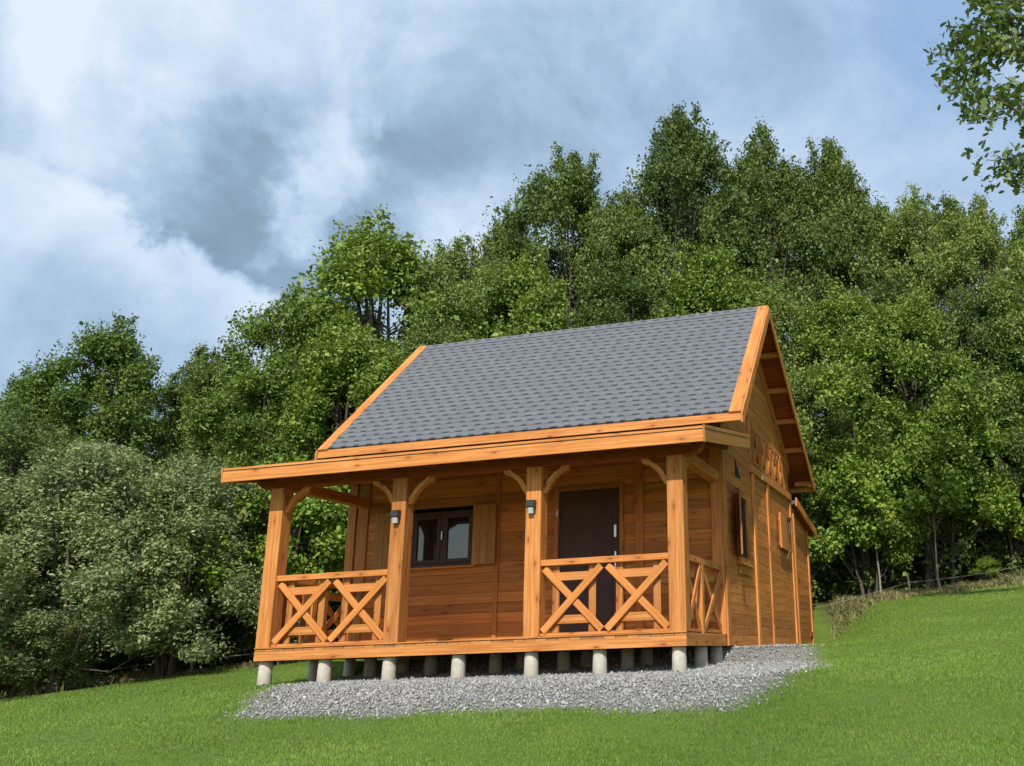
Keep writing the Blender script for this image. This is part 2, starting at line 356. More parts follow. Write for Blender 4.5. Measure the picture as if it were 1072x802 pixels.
def gravel_w(x, y):
    xr = np.interp(y, PAD_R[:, 0], PAD_R[:, 1])-.18*sstep(y, 2, 6)+.06*np.sin(y*2.1); xl = np.interp(y, [-2.4, -.2, 11], [-4.15, -5.3, -5.4])
    return np.minimum(np.minimum(xr-x, x-xl), np.minimum(y+2.25+.12*np.sin(x*1.7)+.06*np.sin(x*4.9+1), 10.7-y))
def edge_y(x):   # where the lawn ends and the wood floor begins
    return np.interp(x, [-60, -15, -13.2, -10.6, -8, -4, 0, 2, 4.6, 9, 40], [-2, 2.4, 4.4, 7.0, 9.6, 12.0, 12.3, 11.6, 12.4, 13.4, 14.4])
ax = np.unique(np.concatenate([np.linspace(-400, -30, 20), np.linspace(-30, -8, 60), np.linspace(-8, 6, 150), np.linspace(6, 30, 60), np.linspace(30, 400, 20)]))
ay = np.unique(np.concatenate([np.linspace(-400, -30, 20), np.linspace(-30, -6, 50), np.linspace(-6, 12, 190), np.linspace(12, 45, 70), np.linspace(45, 500, 20)]))
gx, gy = np.meshgrid(ax, ay); Zg = ground(gx, gy)
vs_ = np.stack([gx.ravel(), gy.ravel(), Zg.ravel()], 1); nx, ny = len(ax), len(ay)
ii = (np.arange(ny-1)[:, None]*nx + np.arange(nx-1)[None, :]).ravel()
me = npmesh('ground', vs_, np.stack([ii, ii+1, ii+nx+1, ii+nx], 1), smooth=True)
rng = np.random.default_rng(5)
wob = .35*np.sin(vs_[:, 0]*1.9)+.25*np.sin(vs_[:, 0]*4.3+1)
at = me.attributes.new('wood_floor', 'FLOAT', 'POINT'); at.data.foreach_set('value', (sstep(vs_[:, 1]-edge_y(vs_[:, 0])+wob, -.5, .5)*(1-sstep(np.abs(vs_[:, 0]+4), 26, 34))*(1-sstep(vs_[:, 1], 30, 40))).astype(np.float32))
at = me.attributes.new('gravel', 'FLOAT', 'POINT'); at.data.foreach_set('value', sstep(gravel_w(vs_[:, 0], vs_[:, 1]), -.05, .3).astype(np.float32))
tag(link('ground', me, M['lawn']), kind='structure')

# gravel: crushed stones lying on the ground
def make_gravel():
    n = 190000
    x = rng.uniform(-6.0, 1.9, n); y = rng.uniform(-2.7, 10.6, n)
    keep = (y < 2.4) | (x > -.25); x, y = x[keep], y[keep]
    w = gravel_w(x, y) + rng.normal(0, .05, len(x)); k = (w > .85*rng.random(len(x))**1.1); x, y = x[k], y[k]
    n = len(x); z = ground(x, y)
    phi = (1+5**.5)/2
    ico = np.array([(-1, phi, 0), (1, phi, 0), (-1, -phi, 0), (1, -phi, 0), (0, -1, phi), (0, 1, phi), (0, -1, -phi), (0, 1, -phi), (phi, 0, -1), (phi, 0, 1), (-phi, 0, -1), (-phi, 0, 1)])/1.9
    F_ = np.array([(0, 11, 5), (0, 5, 1), (0, 1, 7), (0, 7, 10), (0, 10, 11), (1, 5, 9), (5, 11, 4), (11, 10, 2), (10, 7, 6), (7, 1, 8), (3, 9, 4), (3, 4, 2), (3, 2, 6), (3, 6, 8), (3, 8, 9), (4, 9, 5), (2, 4, 11), (6, 2, 10), (8, 6, 7), (9, 8, 1)])
    sc = rng.lognormal(math.log(.0098), .34, n); an = rng.uniform(0, 2*PI, (n, 3))
    p = ico[None]*(1+rng.normal(0, .17, (n, 12, 1)))*np.stack([np.ones(n), rng.uniform(.6, 1, n), rng.uniform(.5, .9, n)], 1)[:, None, :]
    for a, (i, j) in enumerate(((0, 1), (1, 2), (0, 2))):
        c, s_ = np.cos(an[:, a])[:, None], np.sin(an[:, a])[:, None]; pi, pj = p[..., i].copy(), p[..., j].copy()
        p[..., i] = c*pi-s_*pj; p[..., j] = s_*pi+c*pj
    p = p*sc[:, None, None] + np.stack([x, y, z+sc*.35+rng.uniform(0, .018, n)], 1)[:, None, :]
    f = (F_[None]+12*np.arange(n)[:, None, None]).reshape(-1, 3)
    t = np.repeat(np.clip(rng.beta(2, 2.2, n), 0, 1), 20)
    o = link('gravel', npmesh('gravel', p.reshape(-1, 3), f, {'tint': t}), M['stone'])
    tag(o, 'loose grey crushed stone spread under and in front of the cabin', 'gravel', kind='stuff')
make_gravel()

# grass: short blades, thinning with distance
def make_grass():
    R = 720000; c2 = np.array([CAM.x, CAM.y])
    d = rng.uniform(5.3**.5, 30**.5, R)**2; th = rng.uniform(-.98, .36, R)   # angle from +y, to the right
    x = c2[0]+np.sin(th)*d; y = c2[1]+np.cos(th)*d
    g = gravel_w(x, y); wob = .35*np.sin(x*1.9)+.25*np.sin(x*4.3+1)
    k = (g + rng.normal(0, .12, R) < -.02+.85*rng.random(R)**1.9) & (y < edge_y(x)-wob+.2) & ~((x > -5.9) & (x < .03) & (y > .4) & (y < 10.2))
    x, y, d = x[k], y[k], d[k]; n = len(x); z = ground(x, y)
    patch = .75+.35*np.sin(x*2.3+np.sin(y*1.7))*np.sin(y*2.9+np.sin(x*1.1))
    h = rng.uniform(.012, .036, n)*patch*(1+.5*(np.abs(gravel_w(x, y)) < .2)); w = .0016+.00030*d + .001*rng.random(n)
    a = rng.uniform(0, 2*PI, n); le = rng.normal(0, .5, (n, 2))*h[:, None]
    dx, dy = np.cos(a)*w, np.sin(a)*w
    P = np.stack([np.stack([x-dx, y-dy, z-.004], 1), np.stack([x+dx, y+dy, z-.004], 1), np.stack([x+le[:, 0], y+le[:, 1], z+h], 1)], 1)
    f = np.arange(3*n).reshape(-1, 3)
    o = link('grass', npmesh('grass', P.reshape(-1, 3), f, {'tint': rng.random(n)}), M['blade'])
    tag(o, 'short bright green mown grass covering the sloping meadow', 'grass', kind='stuff')
make_grass()

# ------------------------------------------------------------------ cabin
CW, CD = 5.68, 2.03          # deck width, porch depth
BY = 8.0                     # rear wall of the gabled part
EY, EZ, RY, RZ, QY, QZ = 1.71, 2.98, 4.33, 5.45, 8.88, 3.10   # front eave, ridge, rear eave (outer top lines)
XO, XL = .392, -6.287        # gable overhangs
WL = -5.80                   # left wall
cabin = empty('wooden_cabin', (-2.8, 3, -.45))
tag(cabin, 'orange stained timber cabin with grey shingle roof and open porch on concrete piles', 'cabin')
bpy.context.view_layer.update()
def part(mb, name, mat, parent=None, label=None):
    o = mb.build(name, M[mat] if isinstance(mat, str) else mat, None)
    par = parent or cabin
    o.parent = par
    base = Vector(cabin.location); o.matrix_parent_inverse = Matrix.Translation(-base)
    if label: o['label'] = label
    return o
def sub(mb, name, mat, parent):
    o = mb.build(name, M[mat]); o.parent = parent; return o     # the parent part sits at the cabin's zero, so no offset is needed

# --- walls of horizontal planks
def roof_z(y):    # underside line of the gable roof
    return (EZ-.17+(RZ-EZ)/(RY-EY)*(y-EY)) if y < RY else (RZ-.17-(RZ-QZ)/(QY-RY)*(y-RY))
def y_front(z): return EY+(z-EZ+.17)/((RZ-EZ)/(RY-EY))
def y_rear(z): return RY+(RZ-.17-z)/((RZ-QZ)/(QY-RY))
PH = .142
def siding_front(y, x0, x1, z0, z1, holes, name, nrm=-1):
    mb = MB(); mb.r = random.Random(hash(name) % 97 if False else 11)
    z = z0
    while z < z1-.01:
        zt = min(z+PH, z1); segs = [(x0, x1)]
        for hx0, hx1, hz0, hz1 in holes:
            if z < hz1-.02 and zt > hz0+.02:
                ns = []
                for a, b in segs:
                    if hx0 > a and hx0 < b: ns.append((a, hx0))
                    if hx1 < b and hx1 > a: ns.append((hx1, b))
                    if hx1 <= a or hx0 >= b: ns.append((a, b))
                segs = ns
        for a, b in segs: plank(mb, (a, y, z), (b, y, z), zt-z, V(0, nrm, 0))
        z = zt
    return mb
def plank(mb, a, b, h, out, th=.04, tint=None):
    """one siding board: outline with a bevelled upper and lower lip, `out` is the outside direction"""
    a = Vector(a); b = Vector(b); L_ = b-a
    g = .0045
    prof = [(-th, 0), (-.007, 0), (0, g), (0, h-g), (-.007, h), (-th, h)]
    pts = [a+out*p[0]+V(0, 0, p[1]) for p in prof]
    i0 = len(mb.v); n = len(pts); u0 = mb.r.uniform(0, 40); v0 = mb.r.uniform(0, 40); t = mb.r.random() if tint is None else tint
    for p in pts: mb.v.append(p)
    for p in pts: mb.v.append(p+L_)
    acc = [0]
    for i in range(n): acc.append(acc[-1]+(pts[(i+1) % n]-pts[i]).length)
    ln = L_.length
    for i in range(n):
        j = (i+1) % n
        mb.face([i0+i, i0+j, i0+n+j, i0+n+i], [(u0, v0+acc[i]), (u0, v0+acc[i+1]), (u0+ln, v0+acc[i+1]), (u0+ln, v0+acc[i])], t)
    uv = [(u0, v0+p[1]) for p in prof]
    mb.face([i0+i for i in range(n)][::-1], uv[::-1], t); mb.face([i0+n+i for i in range(n)], uv, t)
WIN = (-4.79, -3.74, 1.11, 1.93); DOOR = (-2.46, -1.47, .0, 2.10)
part(siding_front(CD, WL, 0, -.15, 2.90, [WIN, DOOR], 'f'), 'wall', 'siding')
def side_wall(x, nrm, y0, y1, holes, ztop, z0=-.15):
    mb = MB(); mb.r = random.Random(23)
    z = z0
    while z < ztop-.01:
        zt = z+PH; a, b = y0, y1
        if z > 2.2: a = max(a, y_front(zt)); b = min(b, y_rear(zt))
        if b-a < .05: break
        segs = [(a, b)]
        for hx0, hx1, hz0, hz1 in holes:
            if z < hz1-.02 and zt > hz0+.02:
                ns = []
                for p, q in segs:
                    if p < hx0 < q: ns.append((p, hx0))
                    if p < hx1 < q: ns.append((hx1, q))
                    if hx1 <= p or hx0 >= q: ns.append((p, q))
                segs = ns
        for p, q in segs: plank(mb, (x, p, z), (x, q, z), zt-z, V(nrm, 0, 0))
        z = zt
    return mb
SW = (2.93, 3.50, 1.10, 2.00)
sw = side_wall(0, 1, CD, BY, [SW], 5.3)
# gable infill behind the planks
sw.prism([V(-.035, CD, -.15), V(-.035, BY, -.15), V(-.035, BY, roof_z(BY)), V(-.035, RY, RZ-.2), V(-.035, CD, roof_z(CD))], V(-.02, 0, 0), .2, along=(0, 1, 0))
part(sw, 'wall', 'siding')
lw = side_wall(WL, -1, CD, BY, [], 5.3)
lw.prism([V(WL+.035, CD, -.15), V(WL+.035, BY, -.15), V(WL+.035, BY, roof_z(BY)), V(WL+.035, RY, RZ-.2), V(WL+.035, CD, roof_z(CD))], V(.02, 0, 0), .2, along=(0, 1, 0))
part(lw, 'wall', 'siding')
part(siding_front(BY, WL, 0, -.15, 3.3, [], 'r', 1), 'wall', 'siding')
mb = MB(); mb.box(WL+.05, -.05, CD+.05, BY-.05, -.15, -.02); mb.box(WL+.05, -.05, CD+.06, CD+.08, -.1, 2.6, tint=.1) if False else None
part(mb, 'floor', 'deck')

# --- lean-to at the back
LZ0, LZ1, LY = 2.69, 2.42, 10.12
lt = MB(); lt.r = random.Random(31); z = -.15
while z < 2.3:
    plank(lt, (-.004, BY+.03, z), (-.004, LY, z), PH, V(1, 0, 0)); z += PH
lt.prism([V(-.04, BY, z-.02), V(-.04, LY, z-.02), V(-.04, LY, 2.36), V(-.04, BY, 2.60)], V(.03, 0, 0), .5, along=(0, 1, 0))
z = -.15
while z < 2.3:
    plank(lt, (-3.2, LY, z), (0, LY, z), PH, V(0, 1, 0)); plank(lt, (-3.2, BY+.03, z), (-3.2, LY, z), PH, V(-1, 0, 0)); z += PH
leanto = part(lt, 'lean_to', 'siding')
mb = MB(); mb.prism([V(-3.35, BY, 2.60), V(.14, BY, 2.60), V(.14, LY+.45, 2.28), V(-3.35, LY+.45, 2.28)], V(0, 0, .05), along=(1, 0, 0)); sub(mb, 'roof', 'shingle', leanto)
mb = MB(); mb.prism([V(-3.34, BY+.01, 2.575), V(.135, BY+.01, 2.575), V(.135, LY+.44, 2.258), V(-3.34, LY+.44, 2.258)], V(0, 0, .02), along=(1, 0, 0)); sub(mb, 'roof_boarding', 'soffit', leanto)
mb = MB(); mb.beam((.155, BY-.12, 2.60), (.155, LY+.50, 2.27), .17, .03, (0, 0, 1)); sub(mb, 'barge_board', 'trim', leanto)
mb = MB(); mb.box(-3.3, .1, LY+.45, LY+.48, 2.20, 2.34); sub(mb, 'fascia_board', 'trim', leanto)
mb = MB(); mb.box(.002, .03, LY-.34, LY-.04, .02, .12); sub(mb, 'patch_board', 'soffit', leanto)
for (yy, zz) in ((BY+.78, 1.12), (BY+1.62, 1.04)):
    mb = MB(); mb.beam((-.03, yy, zz), (.004, yy, zz), .07, .07, (0, 0, 1), c=.02); sub(mb, 'vent_hole', 'void', leanto)

# --- vertical cover boards
def batten(x0, x1, y0, y1, z0, z1, mat='trim'):
    mb = MB(); mb.r = random.Random(int((x0+y0)*1000)); mb.box(x0, x1, y0, y1, z0, z1, .004); return part(mb, 'cover_board', mat)
batten(.003, .032, CD-.02, CD+.15, -.15, 2.62)
batten(WL-.09, WL+.05, CD-.032, CD-.004, 0, 2.75, 'frame'); batten(WL+.09, WL+.26, CD-.030, CD-.003, 0, 2.75, 'frame')
batten(-.16, .001, CD-.036, CD-.004, 0, 2.62, 'frame')
batten(.004, .035, 4.12, 4.28, -.15, 2.53); batten(.004, .035, 5.40, 5.56, -.15, 2.60)
batten(.004, .034, 7.86, 8.02, -.15, 2.60); batten(.006, .036, 8.20, 8.36, -.15, 2.52); batten(.004, .034, LY-.09, LY+.04, -.15, 2.30)
batten(-3.425, -3.355, CD-.03, CD-.003, 0, 2.75, 'siding'); batten(-1.27, -1.15, CD-.034, CD-.003, 0, 2.75, 'siding')
batten(-3.42, -3.35, CD-.030, CD-.003, 0, .02, 'siding') if False else None
batten(.004, .03, 3.98, 4.06, 2.9, 4.9, 'siding')

# gable beam and fretwork panel
mb = MB(); mb.beam((.024, 4.02, 2.60), (.024, 7.98, 2.70), .13, .05, (0, 0, 1)); part(mb, 'gable_beam', 'frame')
mb = MB(); mb.beam((.018, 4.3, 3.36), (.018, 7.86, 3.36), .10, .036, (0, 0, 1)); mb.beam((.018, 4.3, 2.74), (.018, 7.86, 2.76), .06, .036, (0, 0, 1))
yy = 4.4
k = 0
while yy < 7.5:
    mb.beam((.02, yy, 2.76), (.02, yy+.42, 3.33), .11, .03, (0, 1, 0)); mb.beam((.032, yy+.42, 2.76), (.032, yy, 3.33), .11, .03, (0, 1, 0)); mb.box(.003, .028, yy-.06, yy, 2.76, 3.33); yy += .62
part(mb, 'fretwork_panel', 'siding')
for yy in (5.0, 5.62, 6.24, 6.86, 7.48):
    mb = MB(); mb.prism([V(-.002, yy-.12, 2.92), V(-.002, yy+.06, 2.92), V(-.002, yy-.03, 3.12)], V(.0065, 0, 0)); part(mb, 'vent_hole', 'void')
mb = MB(); mb.prism([V(-.01, 2.93, 2.28), V(-.01, 3.30, 2.30), V(-.01, 2.96, 2.56)], V(.017, 0, 0)); part(mb, 'vent_hole', 'void')
mb = MB(); mb.beam((.04, 4.83, 2.58), (.04, 4.93, 2.58), .07, .05, (0, 0, 1)); part(mb, 'sensor', 'lampglass', label='small pale sensor under the gable fretwork')

# --- front window
def frame_rect(mb, x0, x1, z0, z1, y0, y1, w, c=.004):
    mb.box(x0, x1, y0, y1, z0, z0+w, c); mb.box(x0, x1, y0, y1, z1-w, z1, c); mb.box(x0, x0+w, y0+.001, y1-.001, z0+w, z1-w, c); mb.box(x1-w, x1, y0+.001, y1-.001, z0+w, z1-w, c)
mb = MB(); frame_rect(mb, -4.79, -3.74, 1.11, 1.92, CD-.02, CD+.05, .05); mb.box(-4.305, -4.245, CD-.018, CD+.048, 1.16, 1.87)
win = part(mb, 'window', 'darkframe')
for a, b in ((-4.74, -4.305), (-4.245, -3.79)):
    mb = MB(); frame_rect(mb, a, b, 1.16, 1.87, CD-.030, CD+.03, .055); sub(mb, 'sash', 'darkframe', win)
    mb = MB(); mb.box(a+.055, b-.055, CD-.004, CD+.012, 1.215, 1.815, 0); sub(mb, 'glass_pane', 'glass', win)
mb = MB(); mb.beam((-4.27, CD-.045, 1.50), (-4.27, CD-.045, 1.62), .02, .02, (1, 0, 0)); sub(mb, 'handle', 'steel', win)
mb = MB(); mb.box(-4.84, -3.70, CD-.07, CD+.0, 1.075, 1.108); sub(mb, 'sill', 'siding', win)
def shutter(x0, x1, y, z0, z1, name='shutter'):
    mb = MB(); mb.r = random.Random(int(x0*100)); n = 3; w = (x1-x0)/n
    for i in range(n): mb.box(x0+i*w+.0012, x0+(i+1)*w-.0012, y-.028, y, z0, z1, .003)
    s = part(mb, name, 'shutter')
    for zz in (z0+.12, z1-.19):
        mb = MB(); mb.box(x0+.02, x1-.02, y+.001, y+.022, zz, zz+.07); sub(mb, 'ledge', 'shutter', s)
    return s
shutter(-3.745, -3.375, CD-.075, 1.10, 1.965); shutter(-5.36, -4.90, CD-.07, 1.06, 1.955)

# --- door
mb = MB(); mb.box(-2.435, -1.495, CD+.012, CD+.05, .01, 2.085, .003, grain=2); door = part(mb, 'door', 'doorskin')
mb = MB(); mb.box(-2.49, -2.43, CD-.035, CD+.045, 0, 2.14); mb.box(-1.50, -1.44, CD-.035, CD+.045, 0, 2.14); mb.box(-2.43, -1.50, CD-.035, CD+.045, 2.085, 2.14); sub(mb, 'door_frame', 'siding', door)
for i, xx in enumerate(np.linspace(-2.33, -1.60, 5)):
    pass
mb = MB()
for zz in (.25, .68, 1.11, 1.54): mb.box(-2.36, -1.62, CD+.004, CD+.014, zz, zz+.36, .004, grain=2)
sub(mb, 'door_panel', 'doorskin', door)
mb = MB(); mb.box(-1.585, -1.555, CD-.006, CD+.012, .93, 1.18, .004); sub(mb, 'lock_plate', 'steel', door)
mb = MB(); mb.beam((-1.57, CD-.055, 1.05), (-1.57, CD+.0, 1.05), .022, .022); mb.beam((-1.57, CD-.055, 1.05), (-1.70, CD-.055, 1.05), .02, .02, c=.006); sub(mb, 'handle', 'steel', door)
mb = MB(); mb.box(-1.59, -1.55, CD-.022, CD+.012, 1.38, 1.55, .008); sub(mb, 'night_latch', 'steel', door)
for zz in (.30, .98, 1.72):
    mb = MB(); mb.beam((-2.44, CD-.04, zz), (-2.44, CD-.04, zz+.09), .022, .022, (1, 0, 0), c=.006); sub(mb, 'hinge', 'steel', door)

# --- side window with its open shutter, and the small shuttered window
mb = MB()
def frame_side(mb, y0, y1, z0, z1, x0, x1, w):
    mb.box(x0, x1, y0, y1, z0, z0+w); mb.box(x0, x1, y0, y1, z1-w, z1); mb.box(x0+.001, x1-.001, y0, y0+w, z0+w, z1-w); mb.box(x0+.001, x1-.001, y1-w, y1, z0+w, z1-w)
frame_side(mb, 2.93, 3.50, 1.10, 2.00, -.05, .02, .06); w2 = part(mb, 'window', 'darkframe')
mb = MB(); mb.box(-.03, -.018, 2.99, 3.44, 1.16, 1.94, 0); sub(mb, 'glass_pane', 'glass', w2)
mb = MB(); frame_side(mb, 2.86, 3.57, 1.02, 2.07, .004, .05, .075); sub(mb, 'casing', 'frame', w2)
mb = MB(); mb.box(.004, .075, 2.82, 3.72, .985, 1.018); mb.box(.004, .035, 2.9, 3.66, .86, .984); sub(mb, 'sill', 'frame', w2)
def side_shutter(y0, y1, z0, z1, xa, xb, label=None):
    mb = MB(); n = 3; 
    for i in range(n):
        p = i/n; q = (i+1)/n; a = V(xa+(xb-xa)*p, y0+(y1-y0)*p, 0); b = V(xa+(xb-xa)*q, y0+(y1-y0)*q, 0); m_ = (a+b)/2; dr = (b-a)
        mb.beam((m_.x, m_.y, z0), (m_.x, m_.y, z1), dr.length-.003, .03, dr, .003)
    s = part(mb, 'shutter', 'shutter', label=label); return s
side_shutter(2.86, 2.42, 1.08, 2.03, .055, .17)
mb = MB(); frame_side(mb, 6.50, 7.36, 1.62, 2.14, .004, .04, .06); w3 = part(mb, 'window', 'frame')
mb = MB(); mb.box(-.004, .012, 6.56, 7.30, 1.68, 2.08, 0); sub(mb, 'glass_pane', 'glass', w3)
mb = MB()
for i in range(4): mb.beam((.075, 6.45+.292*i, 1.55), (.075, 6.45+.292*i, 2.19), .290, .03, (0, 1, 0), .002)
part(mb, 'shutter', 'trim')
mb = MB(); mb.beam((.135, 6.98, 1.86), (.135, 7.03, 2.12), .035, .03, (0, 1, 0), .01); mb.beam((.05, 7.0, 2.14), (.16, 6.98, 2.14), .07, .06, (0, 1, 0), .015); part(mb, 'shutter_stay', 'lampblack')
mb = MB(); mb.beam((.06, 6.98, 1.40), (.13, 6.98, 1.58), .03, .02, (0, 1, 0), .006); part(mb, 'hook', 'steel')

# --- deck
mb = MB(); x = -CW
while x < -.01:
    mb.box(x+.003, x+.139, .003+mb.r.uniform(0, .004), CD-.03, -.034, -.004, .003); x += .142
part(mb, 'deck', 'deck')
mb = MB(); mb.box(-CW, 0, .0, .045, -.15, -.036); mb.box(-CW+.0, 0-.002, .002, .043, -.0355, -.0345, 0) if False else None
part(mb, 'rim_board', 'frame')
mb = MB(); mb.box(-.045, .0, .047, CD-.04, -.15, -.036); part(mb, 'rim_board', 'frame')
mb = MB(); mb.box(-CW, -CW+.045, .047, CD-.04, -.15, -.036); part(mb, 'rim_board', 'frame')
mb = MB(); mb.box(-CW, 0, -.012, .05, -.003, .012, .004); part(mb, 'deck_nosing', 'frame')
for yy in (.6, 1.15, 1.7):
    mb = MB(); mb.box(-CW+.05, -.05, yy, yy+.06, -.148, -.036); part(mb, 'joist', 'soffit')

# --- posts with curved brackets
PZ = 2.046; PXS = (-CW, -3.865, -2.010, -.202); PWD = .202
def bracket(px, dirx, y0=.05, y1=.13, axis='x', base=(0, 0)):
    """curved knee brace from a post face up to the beam"""
    prof = []
    a = .36; w = .085
    outer = [(0, -.40), (.055, -.385), (.08, -.34), (.30, -.105), (.345, -.085), (.40, -.07), (.40, 0)]
    inner = [(.285, 0), (.26, -.03), (.03, -.265), (0, -.30)]
    return [(a*.8, b*.8) for a, b in [(0, -.42), (.05, -.405), (.075, -.36), (.13, -.26), (.20, -.175), (.30, -.10), (.36, -.085), (.41, -.06), (.42, 0), (.30, 0), (.265, -.045), (.17, -.10), (.085, -.19), (.035, -.275), (0, -.31)]]
posts = []
for i, x in enumerate(PXS):
    mb = MB(); mb.r = random.Random(50+i); mb.box(x, x+PWD, .0, PWD, .013, PZ, .008); p = part(mb, 'post', 'frame'); posts.append(p)
    for s in (-1, 1):
        if (i == 0 and s < 0) or (i == 3 and s > 0): continue
        x0 = x if s < 0 else x+PWD
        pts = [V(x0+s*a, .06, PZ+b) for a, b in bracket(0, s)]
        mb = MB(); mb.prism(pts, V(0, .075, 0), along=(s*.7, 0, .7)); sub(mb, 'bracket', 'frame', p)
    if i in (0, 3):
        xm = x+.06
        pts = [V(xm, PWD+a, PZ+b) for a, b in bracket(0, 1)]
        mb = MB(); mb.prism(pts, V(.075, 0, 0), along=(0, .7, .7)); sub(mb, 'bracket', 'frame', p)
# beams
BT = 2.19
mb = MB()
def beam_profile(xa, xb): return [V(xa-.16, .03, BT), V(xa-.16, .03, BT-.05), V(xa-.08, .03, PZ+.03), V(xa-.02, .03, PZ+.002), V(xb+.04, .03, PZ+.002), V(xb+.14, .03, PZ+.03), V(xb+.20, .03, BT-.06), V(xb+.22, .03, BT)]
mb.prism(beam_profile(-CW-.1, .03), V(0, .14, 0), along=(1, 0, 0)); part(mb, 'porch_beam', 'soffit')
for xm in (-CW+.03, -.17):
    mb = MB(); mb.box(xm, xm+.14, .172, CD-.04, PZ+.004, BT-.002); part(mb, 'porch_beam', 'siding')

# --- porch roof (monopitch)
def pz(y): return 2.235+.167*(y+.4)          # top of the roof boarding
PXL, PXR, PYF, PYB = -6.09, .37, -.40, 2.15
pr = MB(); x = PXL+.03
while x < PXR-.04:
    xx = min(x+.118, PXR-.031); pr.beam(((x+xx)/2, PYF+.03, pz(PYF+.03)-.035), ((x+xx)/2, CD-.02, pz(CD-.02)-.035), xx-x-.003, .022, (1, 0, 0), .003); x += .12
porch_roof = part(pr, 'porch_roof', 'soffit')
mb = MB(); mb.beam((PXL, PYF-.013, 2.183), (PXR, PYF-.013, 2.183), .185, .026, (0, 0, 1)); sub(mb, 'fascia_board', 'trim', porch_roof)
for xs in (PXR, PXL):
    mb = MB(); mb.beam((xs+(.013 if xs > 0 else -.013), PYF-.026, 2.18+.004), (xs+(.013 if xs > 0 else -.013), PYB, 2.18+.167*(PYB-PYF)+.008), .196, .026, (0, 0, 1)); sub(mb, 'barge_board', 'shutter' if xs > 0 else 'trim', porch_roof)
mb = MB()
yy = PYF-.035; k = 0
while yy < 1.95:
    mb.beam(((PXL+PXR)/2, yy, pz(yy)+.012), ((PXL+PXR)/2, yy+.16, pz(yy+.16)+.005), PXR-PXL+.06, .006, (1, 0, 0), 0); yy += .145
sub(mb, 'roofing_felt', 'membrane', porch_roof)
for xr in np.linspace(PXL+.25, PXR-.28, 10):
    mb = MB(); mb.beam((xr, PYF+.03, pz(PYF+.03)-.098), (xr, CD-.02, pz(CD-.02)-.098), .06, .10, (1, 0, 0)); sub(mb, 'rafter', 'soffit', porch_roof)

# --- main roof
fs = (RZ-EZ)/(RY-EY); rs = (RZ-QZ)/(QY-RY)
def slope_strip(mb, x0, x1, ya, za, yb, zb, th, c=.003):
    d = V(0, yb-ya, zb-za); nrm = V(1, 0, 0).cross(d).normalized()
    if nrm.z < 0: nrm = -nrm
    o = -nrm*(th/2)
    mb.beam(V((x0+x1)/2, ya, za)+o, V((x0+x1)/2, yb, zb)+o, abs(x1-x0), th, (1, 0, 0), c)
def boarding(ya, za, yb, zb, name):
    mb = MB(); x = XL+.03
    d = V(0, yb-ya, zb-za); L_ = d.length; n = int(L_/.14); 
    for i in range(n):
        p = V(0, ya, za)+d*(i/n); q = V(0, ya, za)+d*((i+1)/n)
        nrm = V(1, 0, 0).cross(d).normalized(); nrm = nrm if nrm.z > 0 else -nrm
        m_ = (p+q)/2 - nrm*.055
        mb.beam((XL+.03, m_.y, m_.z), (XO-.03, m_.y, m_.z), L_/n-.004, .022, d, .003)
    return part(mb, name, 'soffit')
boarding(EY+.03, EZ+.02, RY, RZ, 'roof_boarding')
boarding(QY-.03, QZ+.01, RY, RZ, 'roof_boarding')
def shingles(ya, za, yb, zb):
    """courses of shingles, each a slab lapping over the one below"""
    me_v = []; f = []; uvs = []
    d = V(0, yb-ya, zb-za); L_ = d.length; d.normalize(); nrm = V(1, 0, 0).cross(d); nrm = nrm if nrm.z > 0 else -nrm
    n = int(L_/.145)+1; x0, x1 = XL+.14, XO-.15
    seg = 46
    for i in range(n):
        s0 = i*.145; s1 = min(s0+.165, L_)
        if s0 >= L_-.01: break
        i0 = len(me_v)
        for k in range(seg+1):
            xx = x0+(x1-x0)*k/seg; j = .0015*math.sin(k*7.3+i*2.1)
            for s_, h in ((s0+j, -.03), (s0+j, .004+.0005*math.sin(k*3.1+i)), (s1, -.002)):
                p = V(xx, ya, za)+d*s_+nrm*h; me_v.append(p)
            for q in range(1): pass
        for k in range(seg):
            b = i0+3*k; u0 = x0+(x1-x0)*k/seg-XL; u1 = x0+(x1-x0)*(k+1)/seg-XL
            f.append([b, b+3, b+4, b+1]); uvs.append([(u0, s0+.002), (u1, s0+.002), (u1, s0+.004), (u0, s0+.004)])
            f.append([b+1, b+4, b+5, b+2]); uvs.append([(u0, s0+.004), (u1, s0+.004), (u1, s0+.144), (u0, s0+.144)])
    me = bpy.data.meshes.new('shingles'); me.from_pydata([tuple(p) for p in me_v], [], f)
    ul = me.uv_layers.new(name='UVMap'); ul.data.foreach_set('uv', [c for q in uvs for p in q for c in p])
    o = link('shingle_slope', me, M['shingle'], cabin); o.matrix_parent_inverse = Matrix.Translation(-Vector(cabin.location)); return o
shingles(EY-.03, EZ-.015, RY, RZ); shingles(QY+.02, QZ-.015, RY, RZ)
mb = MB()
for s in (-1, 1):
    yy = RY+s*.13; zz = RZ-(.13*fs if s < 0 else .13*rs)
    mb.prism([V(XL+.14, RY, RZ+.012), V(XO-.15, RY, RZ+.012), V(XO-.15, yy, zz+.012), V(XL+.14, yy, zz+.012)], V(0, 0, .006), along=(1, 0, 0))
part(mb, 'ridge_cap', 'shingle')
